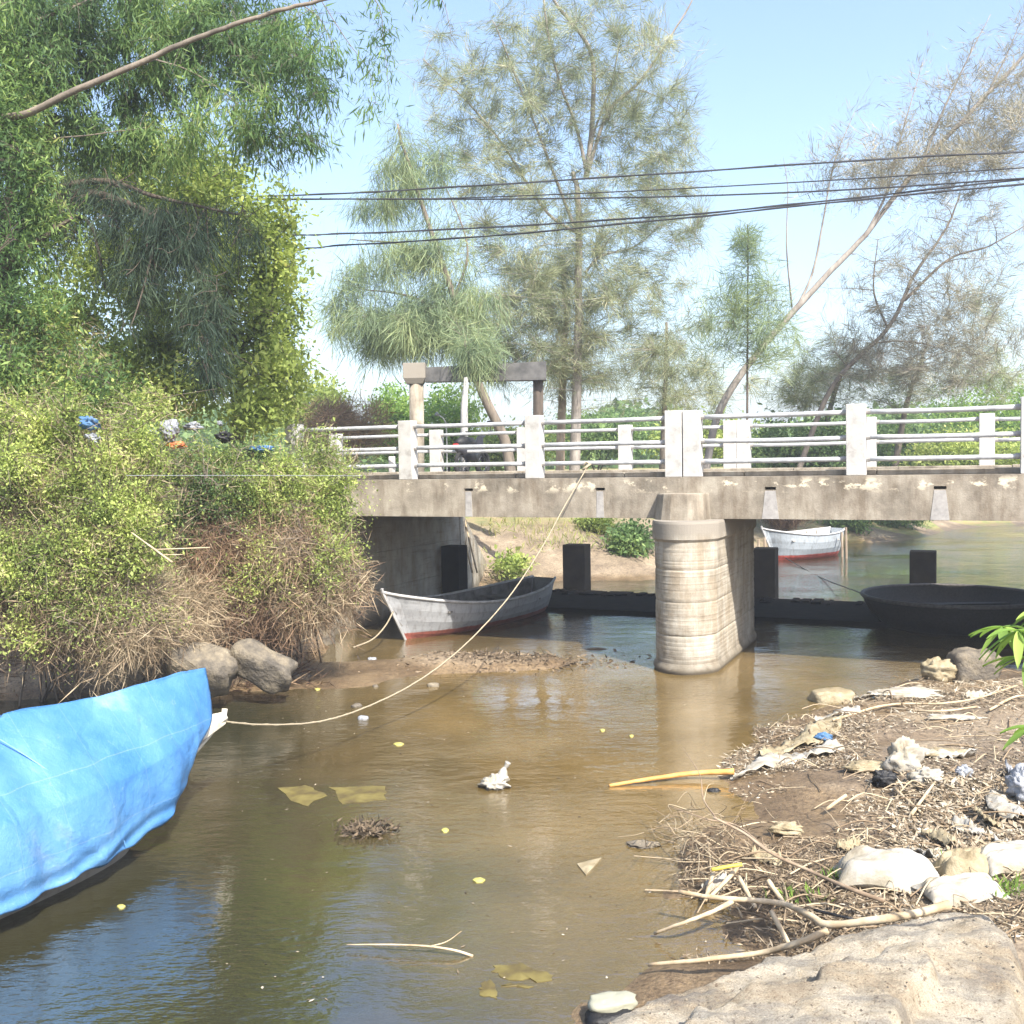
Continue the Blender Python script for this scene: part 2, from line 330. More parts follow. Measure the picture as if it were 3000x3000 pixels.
def ground_mat():
    mm, t, b = newmat('bank_earth')
    v = coords(t, 'pos')
    soil = ramp(t, noise(t, v, 1.3, 8, .68), [(.3, (.12, .09, .062)), (.5, (.235, .185, .13)), (.7, (.36, .295, .21))])
    speck = ramp(t, noise(t, v, 26, 4, .7), [(.36, (.45, .4, .36)), (.5, (1, 1, 1)), (.68, (1.35, 1.3, 1.2))])
    c = mix(t, .8, soil, speck, 'MULTIPLY')
    a = nd(t, 'ShaderNodeAttribute', attribute_name='v')      # face value: where plants grow
    gr = ramp(t, noise(t, v, 2.1, 7, .7), [(.4, (.3, .23, .12)), (.52, (.26, .25, .09)), (.65, (.14, .2, .05))])
    c = mix(t, a.outputs['Fac'], c, gr)
    g = nd(t, 'ShaderNodeNewGeometry'); sp = nd(t, 'ShaderNodeSeparateXYZ'); t.links.new(g.outputs['Position'], sp.inputs[0])
    nz = noise(t, v, 3, 4, .6)
    ad = nd(t, 'ShaderNodeMath', operation='MULTIPLY_ADD'); t.links.new(nz, ad.inputs[0]); ad.inputs[1].default_value = .12; t.links.new(sp.outputs[2], ad.inputs[2])
    wet = nd(t, 'ShaderNodeMapRange'); wet.inputs[1].default_value = .22; wet.inputs[2].default_value = .12; t.links.new(ad.outputs[0], wet.inputs[0])
    c = mix(t, wet.outputs[0], c, mix(t, .8, c, (.62, .53, .4), 'MULTIPLY'))
    t.links.new(c, b.inputs['Base Color'])
    rr = nd(t, 'ShaderNodeMapRange'); rr.inputs[3].default_value = .9; rr.inputs[4].default_value = .35; t.links.new(wet.outputs[0], rr.inputs[0])
    t.links.new(rr.outputs[0], b.inputs['Roughness'])
    bump(t, b, mix(t, .5, noise(t, v, 9, 8, .7), noise(t, v, 45, 5, .7)), .9, .04)
    return mm
M['ground'] = ground_mat()

# ------------------------------------------------------------------ terrain
pz = lambda x, y: tuple(atz(x, y, 0)[:2])
RIVER = [(-30, 3.0), (-6, 3.2), (-2.2, 3.5), (-.2, 3.9)] + [pz(*p) for p in [
    (1640, 3010), (1790, 2880), (1960, 2840), (2120, 2760), (2060, 2700), (1960, 2640), (1950, 2560), (1990, 2470), (2080, 2420), (2230, 2400),
    (2190, 2340), (2110, 2300), (2130, 2240), (2250, 2140), (2420, 2080), (2600, 2010), (2760, 1975), (2900, 1950)]] + [
    (8.0, 12.2), (10.3, 16.2), (14.5, 18), (22, 24), (40, 34), (90, 50), (260, 60), (260, 85), (90, 66), (40, 56)] + [pz(*p) for p in [
    (3000, 1532), (2760, 1550), (2700, 1572), (2560, 1590), (2420, 1592), (2260, 1620), (2150, 1660), (1900, 1700), (1700, 1702), (1500, 1706)]] + [
    (-.9, 24.2), (-1.2, 21.9), (-3.29, 17.1)] + [pz(*p) for p in [(960, 1905), (880, 1975), (760, 2010), (600, 2030), (300, 2040), (0, 2050)]] + [(-9, 12.0), (-30, 11)]
RP = np.array(RIVER)
def river_sd(X, Y):
    """positive on land, negative in the river"""
    X = np.asarray(X, float); Y = np.asarray(Y, float)
    d2 = np.full(X.shape, 1e18); ins = np.zeros(X.shape, bool)
    n = len(RP)
    for i in range(n):
        ax, ay = RP[i]; bx, by = RP[(i+1) % n]; ex, ey = bx-ax, by-ay
        t = np.clip(((X-ax)*ex+(Y-ay)*ey)/(ex*ex+ey*ey+1e-12), 0, 1)
        d2 = np.minimum(d2, (X-ax-t*ex)**2+(Y-ay-t*ey)**2)
        cond = ((ay > Y) != (by > Y)) & (X < (bx-ax)*(Y-ay)/((by-ay) if by != ay else 1e-12)+ax)
        ins ^= cond
    return np.where(ins, -1, 1)*np.sqrt(d2)
sm = lambda a, b, x: (lambda t: t*t*(3-2*t))(np.clip((x-a)/(b-a), 0, 1))
BAR = atz(1540, 1945, 0)
def height(X, Y, sd=None):
    X = np.asarray(X, float); Y = np.asarray(Y, float)
    d = river_sd(X, Y) if sd is None else sd
    d = d+fbm(X*1.1, Y*1.1, 4, 3)*.35
    wl = sm(0, -3, X)*sm(19, 16, Y)                    # left near bank
    wf = sm(19, 22, Y)                                  # beyond the bridge
    H = 1.25+wl*1.2+wf*1.2*(1-wl); S = .11+wl*.9+wf*.26*(1-wl)
    near = sm(4.6, 3.4, Y)*(1-wl); S = S+near*.5
    rise = sm(9, 15, X)*sm(20, 12, Y); H = H+rise*1.2; S = S+rise*.8
    S = S+sm(25, 60, Y)*.3
    land = H*(1-np.exp(-S*np.maximum(d, 0)/H))
    bedS = .22; bed = -.42*(1-np.exp(-bedS*np.maximum(-d, 0)/.42))
    z = np.where(d > 0, land, bed)+fbm(X*2.3, Y*2.3, 4, 11)*np.where(d > 0, .14, .06)*sm(60, 25, Y)
    br = np.exp(-(((X-BAR[0])/1.5)**2+((Y-BAR[1])/.75)**2))
    br2 = np.exp(-(((X-BAR[0]-1.2)/.9)**2+((Y-BAR[1]-1.1)/.35)**2))
    br3 = np.exp(-(((X+1.9)/1.5)**2+((Y-13.6)/1.3)**2))+.9*np.exp(-(((X+1.0)/1.3)**2+((Y-14.9)/.6)**2))
    z = z+np.where(d < 0, np.minimum(.43*br+.36*br2+.2*br3, .43), 0)*(1)
    return z
def gp(x, y, up=0.0):
    """ground point seen at a picture position"""
    z = .1
    for _ in range(12):
        p = atz(x, y, z); z = .5*z+.5*float(height(p[0], p[1]))
    p = atz(x, y, z); p[2] = z+up; return p
gx = np.unique(np.concatenate([-np.geomspace(12, 900, 30)[::-1], np.linspace(-12, 12, 221), np.geomspace(12, 900, 40)]))
gy = np.unique(np.concatenate([[-300, -100, -40, -15, -6, -2], np.linspace(1, 30, 270), np.geomspace(30, 1500, 60)]))
GX, GY = np.meshgrid(gx, gy)
GZ = height(GX, GY)
mb = MB(); P = np.stack([GX, GY, GZ], -1)
cx = (GX[:-1, :-1]+GX[1:, 1:])/2; cy = (GY[:-1, :-1]+GY[1:, 1:])/2; cz = (GZ[:-1, :-1]+GZ[1:, 1:])/2
veg = np.clip(sm(.9, 1.6, cz)*sm(24, 27, cy)+sm(30, 40, cy)*.9+sm(.6, 1.2, cz)*sm(-2, -4, cx)*.7, 0, 1)*sm(.05, .3, cz)
mb.grid(P, veg.ravel())
tag(mb.build('ground', M['ground'], smooth=True), kind='structure', label='brown earth banks and muddy river bed')
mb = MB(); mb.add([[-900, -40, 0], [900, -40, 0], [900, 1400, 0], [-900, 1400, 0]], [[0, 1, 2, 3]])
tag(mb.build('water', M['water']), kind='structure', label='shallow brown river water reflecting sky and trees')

# ------------------------------------------------------------------ bridge
TH = .4229
BR = thing('road_bridge', 'low stained concrete bridge with white posts and pipe rails over the river', 'bridge', (-1.6677, 16.3777, 0), -TH)
BM = np.array(parent_matrix(BR))
bp = lambda s, o, z: BM[:3, :3]@np.array([s, o, z])+BM[:3, 3]
ZB, ZF, DW = 2.677, 2.087, 4.94
def s_at(x, off=0.):
    lo, hi = -12., 20.
    for _ in range(40):
        mm_ = (lo+hi)/2; p = bp(mm_, off, 2.4)-np.array([0, 0, EYE]); u = 1500+3000*(p@RT)/(p@FW)
        if u < x: lo = mm_
        else: hi = mm_
    return lo
slots = [s_at(x) for x in (1373, 1758, 2257, 2754)]+[s_at(3380)]
mb = MB()
zs0, zs1 = 2.49, 2.53
def bbox(mb, *a): mb.box(*a, M=BM)
bbox(mb, -7, 11.6, 0, .3, ZF, zs0); bbox(mb, -7, 11.6, 0, .3, zs1, ZB)
xs = [-7]+[v for s in slots for v in (s-.075, s+.075)]+[11.6]
for a, b in zip(xs[::2], xs[1::2]): bbox(mb, a, b, 0, .3, zs0, zs1)
mb.build('edge_beam', M['fascia'], BR)
mb = MB(); bbox(mb, -7, 11.6, DW-.3, DW, ZF, ZB); mb.build('edge_beam', M['fascia'], BR)
mb = MB(); bbox(mb, -7, 11.6, .3, DW-.3, 2.3, 2.6); mb.build('deck_slab', M['fascia'], BR)
for o0 in (.22, DW-.42):
    mb = MB()
    a = -7
    while a < 11.6:
        bbox(mb, a, min(a+1.75, 11.6), o0+rng.uniform(0, .006), o0+.2, ZB+.0, ZB+.075+rng.uniform(-.006, .006)); a += 1.76
    mb.build('kerb', M['fascia'], BR, bevel=.012)
M['mortar'] = simple('grey_mortar', [(.3, (.26, .25, .24)), (.7, (.4, .38, .36))], 12, .9, .4, .006, 'pos')
for k, s in enumerate(slots):
    w0, w1 = (.07, .115) if k in (2, 3) else (.05, .06)
    V = [bp(s-w0, -.006, zs0-.012), bp(s+w0, -.006, zs0-.012), bp(s+w1, -.006, ZF+.004), bp(s-w1, -.006, ZF+.004),
         bp(s-w0, .02, zs0-.012), bp(s+w0, .02, zs0-.012), bp(s+w1, .02, ZF+.004), bp(s-w1, .02, ZF+.004)]
    mb = MB(); mb.add(V, [[0, 3, 2, 1], [0, 1, 5, 4], [1, 2, 6, 5], [2, 3, 7, 6], [3, 0, 4, 7]])
    mb.build('drain_apron', M['mortar'], BR)
def railing(offs, ss, w, face):
    rr = bpy.data.objects.new('railing', None); COL.objects.link(rr); rr.parent = BR
    for k, s in enumerate(ss):
        mb = MB(); hw = w/2; zt = ZB+.95+rng.uniform(-.012, .012); lean = rng.uniform(-.006, .006)
        V = []
        for z, dx in ((ZB-.0, 0), (zt, lean)):
            for (a, b) in ((-hw, offs), (hw, offs), (hw, offs+.2), (-hw, offs+.2)): V.append(bp(s+a+dx, b, z))
        mb.add(V, [[0, 1, 5, 4], [1, 2, 6, 5], [2, 3, 7, 6], [3, 0, 4, 7], [4, 5, 6, 7], [3, 2, 1, 0]])
        mb.build('post', M['post'], rr, bevel=.008)
    gaps = [(a, b) for a, b in zip(ss[:-1], ss[1:]) if b-a > .6]
    for (a, b) in gaps:
        for h in (.845, .50, .215):
            a1, b1 = a+w/2-.02, b-w/2+.02; n = 7
            sag = rng.uniform(-.012, .004); j = rng.uniform(-.008, .008, 2)
            P = [bp(a1+(b1-a1)*t, offs+.1, ZB+h+j[0]*(1-t)+j[1]*t+sag*4*t*(1-t)) for t in np.linspace(0, 1, n)]
            mb = MB(); mb.tube(P, .034, 10)
            mb.build('rail', M['rail'], rr, smooth=True)
            mb = MB(); mb.tube([bp(b1-.075, offs+.1, ZB+h+j[1]), bp(b1-.01, offs+.1, ZB+h+j[1])], .041, 10); mb.build('rail_collar', M['mortar'], rr)
            mb = MB(); mb.tube([bp(a1+.01, offs+.1, ZB+h+j[0]), bp(a1+.07, offs+.1, ZB+h+j[0])], .04, 10)
            mb.build('rail_collar', M['mortar'], rr)
    return rr
railing(0.0, [s_at(857), s_at(1189), s_at(1561), s_at(1973), s_at(2026), s_at(2507), s_at(3022), s_at(3640)], .245, -1)
fs = [s_at(x, DW-.2) for x in (980, 1275, 1531, 1829, 2138, 2177, 2545, 2891, 3290, 3800)]
railing(DW-.2, fs, .24, 1)
# pier
pc = 4.61
def pier():
    prof = [(-.7, .52, .0), (.02, .5, .0), (.1, .43, .02), (.2, .452, 0), (.6, .448, 0), (1.0, .445, .0), (1.4, .442, .0), (1.80, .438, .0), (1.815, .45, -.02), (1.83, .478, -.03),
            (2.06, .478, -.03), (2.083, .47, -.02)]
    rows = []
    z = -.7; Z = np.concatenate([[-.7], np.linspace(0, 1.78, 90), [1.80, 1.82, 1.84, 1.95, 2.05, 2.083]])
    for z in Z:
        if z < .14: w = .455+.02*math.sin(z*30)
        elif z < 1.81: w = .436+rng.uniform(-.0022, .0022)
        else: w = .472 if z > 1.83 else .455
        if z > 2.07: w = .462
        row = []
        if z < 1.78:
            for g_ in (.52, .98, 1.42): w -= .012*math.exp(-((z-g_)/.018)**2)
        am = R(66)
        for a in np.linspace(-am, am, 33):
            row.append((w*math.sin(a)/math.sin(am), -.33-.42*(w/.44)*(math.cos(a)-math.cos(am))/(1-math.cos(am))))
        for a in np.linspace(0, math.pi, 9): row.append((w*math.cos(a), 2.3+w*math.sin(a)))
        rows.append([bp(pc+a, b, z) for a, b in row])
    mb = MB(); mb.grid(rows, wrap=True); mb.add([r for r in rows[-1]], None, [[0, i, i+1] for i in range(1, len(rows[-1])-1)])
    pr = mb.build('pier', M['pier'], BR, smooth=False)
    # neck in front of the beam
    pl = [(-.46, .02), (-.36, -.2), (-.24, -.34), (-.1, -.39), (.15, -.39), (.28, -.35), (.35, -.27), (.38, .02)]
    rows = []
    for z, k in ((2.083, 1.0), (2.25, .93), (2.43, .86), (2.45, .82)):
        rows.append([bp(pc-.1+a*(k if a < 0 else .6+.4*k), b*(.6+.4*k), z) for a, b in pl])
    mb = MB(); mb.grid(rows); mb.add(rows[-1], None, [[0, i, i+1] for i in range(1, 7)])
    mb.build('pier_cap', M['fascia'], pr)
pier()
# abutments
for s0, s1 in ((-2.5, -1.78), (10.8, 11.5)):
    mb = MB()
    for (z0, z1, o) in ((-.8, .62, 0), (.628, 1.3, .004), (1.308, ZF-.003, .0)):
        sg = 1 if s0 < 0 else -1
        a, b = (s0, s1+o) if sg > 0 else (s0-o, s1)
        bbox(mb, a, b, -.25, 5.3, z0, z1)
    mb.box((s0 if s0 < 0 else s0+.02)+.02, (s1-.02), -.23, 5.28, -.7, ZF-.01, M=BM)
    mb.build('abutment', M['pier'], BR)
# near wing wall at the left, dark concrete
mb = MB(); A = atz(985, 1885, 0); B_ = atz(770, 1925, 0)
dirw = (B_-A)/np.linalg.norm(B_-A); nrm = np.array([-dirw[1], dirw[0], 0]); nrm *= np.sign(nrm[1])
mb.add([A+nrm*0-[0, 0, .5], B_-[0, 0, .5], B_+nrm*.5-[0, 0, .5], A+nrm*.5-[0, 0, .5], A+[0, 0, 2.2], B_+[0, 0, .9], B_+nrm*.5+[0, 0, .9], A+nrm*.5+[0, 0, 2.2]],
       [[0, 1, 5, 4], [1, 2, 6, 5], [2, 3, 7, 6], [3, 0, 4, 7], [4, 5, 6, 7]])
tag(mb.build('wing_wall', M['stone'], bevel=.03), 'dark concrete wing wall under the dry shrubs beside the left abutment', 'wall')
# far wing wall
mb = MB(); A = np.array([-1.1, 21.9, 0]); B_ = atz(1430, 1695, 0)
mb.add([A-[0, 0, .5], B_-[0, 0, .5], B_+[-.4, .1, -.5], A+[-.4, .1, -.5], A+[0, 0, 2.0], B_+[0, 0, .35], B_+[-.4, .1, .35], A+[-.4, .1, 2.0]],
       [[0, 1, 5, 4], [1, 2, 6, 5], [2, 3, 7, 6], [3, 0, 4, 7], [4, 5, 6, 7]])
tag(mb.build('wing_wall', M['pier'], bevel=.03), 'sloping pale concrete wall behind the left abutment and grey boat', 'wall')
for k, x in enumerate((1338, 1352)):
    P = [at(x, 1480, 22.6), at(x+46, 1678, 22.2)]
    mb = MB(); mb.tube(bez([P[0], (P[0]+P[1])/2+[0, 0, -.03], P[1]], 5), .022, 6)
    tag(mb.build('pole', M['wood_pale'], smooth=True), ['left one of two thin poles leaning by the far abutment', 'right one of two thin poles leaning by the far abutment'][k], 'pole', 'thin poles leaning beyond the left abutment')
# sluice: dark posts and sill
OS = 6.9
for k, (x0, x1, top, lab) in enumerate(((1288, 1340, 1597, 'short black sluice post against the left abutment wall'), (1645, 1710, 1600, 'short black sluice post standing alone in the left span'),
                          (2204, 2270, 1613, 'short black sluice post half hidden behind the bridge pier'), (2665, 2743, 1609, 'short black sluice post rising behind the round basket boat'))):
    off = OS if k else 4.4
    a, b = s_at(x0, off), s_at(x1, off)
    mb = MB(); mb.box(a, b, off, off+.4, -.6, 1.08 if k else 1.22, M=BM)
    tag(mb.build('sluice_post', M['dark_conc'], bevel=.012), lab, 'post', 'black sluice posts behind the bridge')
mb = MB(); mb.box(-1.75, 10.7, 4.3, 6.86, -.5, .07, M=BM)  # width stretched to fill the bridge's dark shadow band on the water
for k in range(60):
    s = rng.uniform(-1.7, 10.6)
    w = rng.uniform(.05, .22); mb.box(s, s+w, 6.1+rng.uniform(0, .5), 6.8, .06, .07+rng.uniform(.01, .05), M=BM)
tag(mb.build('sluice_sill', M['dark_conc']), 'low black concrete sill filling the bridge shadow band across the river behind the pier', 'sill')

# ------------------------------------------------------------------ gantry, poles, motorbike, far things
GT = thing('sluice_gantry', 'tall concrete frame with one round pillar and a dark crossbeam behind the bridge', 'gantry', tuple(at(1222, 1400, 25)))
mb = MB(); a = at(1222, 1420, 25); b = at(1220, 1124, 25); a[2] = 2.0
mb.tube([a, b], [.18, .175], 18); mb.build('pillar', M['bark_grey'] if 0 else M['fascia'], GT, smooth=True)
mb = MB(); c0, c1 = at(1180, 1066, 25), at(1245, 1068, 25)
V = []
for z, e in ((b[2]-.01, -.07), (b[2]+.12, .0), (c0[2], .0)):
    for sx, sy in ((-1, -1), (1, -1), (1, 1), (-1, 1)): V.append([b[0]-.03+sx*(.27+e), 25+sy*(.25+e), z])
mb.add(V, [[0, 1, 5, 4], [1, 2, 6, 5], [2, 3, 7, 6], [3, 0, 4, 7], [4, 5, 9, 8], [5, 6, 10, 9], [6, 7, 11, 10], [7, 4, 8, 11], [8, 9, 10, 11]])
mb.build('capital', M['pier'], GT, bevel=.01)
mb = MB(); l0, l1 = at(1246, 1078, 25), at(1246, 1120, 25); r0, r1 = at(1600, 1060, 24.2), at(1600, 1114, 24.2)
V = []
for (p, q, yy) in ((l0, l1, 0), (r0, r1, 0)):
    V += [[q[0], q[1]-.15, q[2]], [q[0], q[1]+.2, q[2]], [p[0], p[1]+.2, p[2]], [p[0], p[1]-.15, p[2]]]
mb.add(V, [[0, 1, 5, 4], [1, 2, 6, 5], [2, 3, 7, 6], [3, 0, 4, 7], [4, 5, 6, 7], [3, 2, 1, 0]])
mb.build('beam', simple('weathered_dark_concrete', [(.3, (.06, .06, .06)), (.7, (.16, .155, .15))], 4, .9, .4, .01, 'pos'), GT)
mb = MB(); a = at(1578, 1420, 24.4); b = at(1576, 1062, 24.4); a[2] = 2; mb.tube([a, b], [.14, .12], 14); mb.build('pillar', M['bark_dark'], GT, smooth=True)
# white concrete pole
mb = MB(); a = at(1360, 1420, 24); a[2] = 2.; b = at(1366, 1105, 24)
mb.tube([a, at(1360, 1200, 24), at(1361, 1180, 24), b], [.1, .085, .08, .05], 8)
tag(mb.build('pole', M['post'], smooth=True), 'pale concrete pole standing right of the gantry pillar behind the railing', 'pole')
# small bent lamp behind the rail
LP = thing('street_lamp', 'thin curved white lamp post behind the left part of the railing', 'street lamp', tuple(at(1310, 1400, 30)))
mb = MB(); mb.tube(bez([at(1310, 1400, 30), at(1308, 1260, 30), at(1300, 1228, 30), at(1285, 1216, 30)], 5), .02, 6); mb.build('pole', M['rail'], LP, smooth=True)
mb = MB(); mb.tube([at(1287, 1217, 30), at(1280, 1213, 30), at(1274, 1216, 30)], [.03, .07, .03], 8); mb.build('lamp_head', M['white_plastic'], LP, smooth=True)
# small white marker stones beyond the left rail
for k, (x, y) in enumerate(((1147, 1337),)):
    p = at(x, y, 22.5); mb = MB(); mb.box(p[0]-.07, p[0]+.07, 22.5, 22.64, 2.2, p[2]); tag(mb.build('kilometre_stone', M['post'], bevel=.02), 'small white marker stone with reddish top left of the first full railing post', 'marker stone')
    mb = MB()
# motorbike
def motorbike():
    o = at(1384, 1388, 21.7); gz = 2.62; c = np.array([o[0], 21.7, gz])
    T = thing('motorbike', 'dark blue motorbike parked behind the bridge railing', 'motorbike', (c[0], c[1], gz), R(62))
    Mm = np.array(parent_matrix(T)); w = lambda x, y, z: Mm[:3, :3]@np.array([x, y, z])+Mm[:3, 3]
    for sx in (-.42, .45):
        for nm, r, th, mt in (('tyre', .25, .045, 'tyre'), ('rim', .17, .018, 'metal_dark')):
            mb = MB(); P = [w(sx+r*math.cos(a), 0, .29+r*math.sin(a)) for a in np.linspace(0, 2*math.pi, 25)]
            mb.tube(P, th, 8, cap=False); 
            if nm == 'rim':
                for a in np.linspace(0, math.pi, 5)[:-1]: mb.tube([w(sx-r*math.cos(a), 0, .29-r*math.sin(a)), w(sx+r*math.cos(a), 0, .29+r*math.sin(a))], .008, 5)
            if nm == 'tyre': wh = mb.build('wheel', M['tyre'], T, smooth=True)
            else: mb.build('rim', M[mt], wh, smooth=True)
    mb = MB(); mb.tube([w(-.62, 0, .72), w(-.4, 0, .76), w(-.05, 0, .73), w(.1, 0, .7)], [.06, .12, .12, .06], 10); mb.build('seat', M['black'], T, smooth=True)
    mb = MB(); mb.tube([w(-.6, 0, .6), w(-.3, 0, .55), w(0, 0, .42), w(.15, 0, .5), w(.36, 0, .85)], [.06, .13, .14, .1, .07], 10)
    mb.tube([w(.34, 0, .85), w(.42, 0, .55), w(.45, 0, .33)], [.07, .05, .03], 8); mb.build('body', M['blue_plastic'] if 0 else M['metal_dark'], T, smooth=True)
    mb = MB(); mb.tube([w(.3, -.33, .98), w(.36, -.1, .95), w(.36, .1, .95), w(.3, .33, .98)], .016, 6)
    mb.build('handlebar', M['metal_dark'], T, smooth=True)
    mb = MB(); mb.tube([w(.42, -.05, .9), w(.46, 0, .92), w(.42, .05, .9)], [.05, .08, .05], 8); mb.build('headlight', M['white_plastic'], T, smooth=True)
    mb = MB(); mb.tube([w(-.66, -.05, .68), w(-.66, .05, .68)], .03, 8); mb.build('tail_light', M['red_lamp'], T)
    mb = MB(); mb.tube([w(.28, -.3, .98), w(.26, -.31, 1.13)], .008, 5); mb.tube([w(.26, -.35, 1.16), w(.26, -.25, 1.16)], .04, 6); mb.build('mirror', M['black'], T)
motorbike()

# ------------------------------------------------------------------ wires
W = [([(150, 560), (500, 577), (700, 576), (1000, 567), (1445, 541), (2000, 505), (2600, 465), (3050, 442)], 'top cable, thickest where it leaves the left trees'),
     ([(150, 592), (500, 584), (700, 583), (1000, 583), (1500, 583), (2000, 575), (2500, 555), (3050, 519)], 'second cable, the straightest one in front of the central tree'),
     ([(150, 600), (500, 590), (1000, 583.5), (1300, 581), (1620, 570), (2026, 551), (2520, 523), (3050, 488)], 'third cable, which splits upward from the second one'),
     ([(400, 700), (835, 690), (1000, 685), (1362, 670), (1983, 631), (2500, 580), (3050, 518)], 'fourth cable, upper strand of the lowest crossing pair'),
     ([(400, 752), (870, 730), (1000, 719), (1400, 694), (2000, 639), (2518, 585), (3050, 534)], 'lowest cable of all, crossing the tree crowns')]
for k, (pp, lab) in enumerate(W):
    P = [at(x, y, 21-4.5*x/3000+.15*k) for x, y in pp]
    e = P[-1]+(P[-1]-P[-2])*1.5; P.append(e)
    Pb = bez(P, 8); mb = MB(); mb.tube(Pb, .014 if k != 2 else .011, 6)
    if k in (0, 3, 4): mb.tube(Pb+np.array([0, .05, .025])*np.sin(np.arange(len(Pb))[:, None]*.9), .011, 5)
    tag(mb.build('power_cable', M['wire'], smooth=True), lab, 'cable', 'overhead cables crossing in front of the trees')
mb = MB(); mb.tube(bez([at(370, 1393, 10.6), at(700, 1393, 10.8), at(1060, 1394, 11.2)], 8), .0028, 5)
tag(mb.build('string', M['white_plastic']), 'thin white string stretched level across the left bank shrubs', 'string')

# ropes
rp = [((640, 2112), 8.75), ((760, 2123), 9.2), ((900, 2119), 9.8), ((1000, 2098), 10.2), ((1100, 2060), 10.7), ((1200, 2010), 11.2), ((1300, 1942), 11.7), ((1400, 1852), 12.3),
      ((1500, 1737), 12.9), ((1590, 1600), 13.6), ((1650, 1490), 14.3), ((1718, 1372), 15.05)]
mb = MB(); P = bez([at(*p, d) for p, d in rp], 6); mb.tube(P, .0085, 7); mb.tube(P+[0.0, 0, .011]*np.sin(np.arange(len(P))*2.1)[:, None]*.7, .007, 5)
kn = at(1718, 1370, 15.05); mb.tube([kn+[-.06, 0, -.03], kn, kn+[.05, .01, .05], kn+[.0, .02, .08], kn+[-.05, 0, .02]], [.02, .03, .03, .02, .012], 6)
tag(mb.build('mooring_rope', M['rope'], smooth=True), 'long pale rope running from the covered blue boat up to the bridge kerb', 'rope')

# ------------------------------------------------------------------ boats
def paintmat(name, top, bot, zsplit, dark=False):
    mm, t, b = newmat(name)
    v = coords(t, 'obj')
    g = nd(t, 'ShaderNodeTexCoord'); sp = nd(t, 'ShaderNodeSeparateXYZ'); t.links.new(g.outputs['Object'], sp.inputs[0])
    n1 = noise(t, v, 5, 7, .7)
    ad = nd(t, 'ShaderNodeMath', operation='MULTIPLY_ADD'); t.links.new(n1, ad.inputs[0]); ad.inputs[1].default_value = .06; t.links.new(sp.outputs[2], ad.inputs[2])
    mr = nd(t, 'ShaderNodeMapRange'); mr.inputs[1].default_value = zsplit+.03; mr.inputs[2].default_value = zsplit+.045; t.links.new(ad.outputs[0], mr.inputs[0])
    c1 = ramp(t, n1, [(.3, tuple(x*.55 for x in top)), (.45, tuple(x*.9 for x in top)), (.7, top)])
    c0 = ramp(t, n1, [(.35, tuple(x*.5 for x in bot)), (.65, bot)])
    c = mix(t, mr.outputs[0], c0, c1)
    stv = ramp(t, noise(t, coords(t, 'obj', (1, 1, .25)), 14, 4, .6), [(.35, (.55, .5, .45)), (.5, (1, 1, 1))])
    c = mix(t, .5, c, stv, 'MULTIPLY')
    t.links.new(c, b.inputs['Base Color']); b.inputs['Roughness'].default_value = .6
    bump(t, b, noise(t, coords(t, 'obj', (.5, .5, 6)), 6, 5, .6), .4, .008)
    return mm
def hull_surface(L, B, zk, zs, nst=25, npf=12, sternw=.0, bowrake=.5, sternrake=.25, sheer=.2):
    """boat along local +x from stern(0) to bow(L); returns function(t,u): t 0..1, u -1..1"""
    def f(t, u, off=0.0):
        # half beam
        w = B/2*(1-abs(2*t-.9)**2.6*.98) if t > .45 else B/2*(sternw+(1-sternw)*(1-(abs(2*t-.9)/.9)**2.4))
        w = max(w, .012)-off*.9
        sh = zs+sheer*((2*t-.9)**2 if t > .45 else .6*(2*t-.9)**2)
        a = abs(u); sg = 1 if u >= 0 else -1
        y = sg*w*(1-(1-a)**1.9); z = zk+off+(sh-zk-off)*(a**1.7)
        # raked ends: low points pulled inward
        k = 1-(z-zk)/(sh-zk+1e-6)
        x = L*t
        if t > .45: x -= bowrake*k*((t-.45)/.55)**3
        else: x += sternrake*k*((.45-t)/.45)**3
        return np.array([x, y, z])
    return f
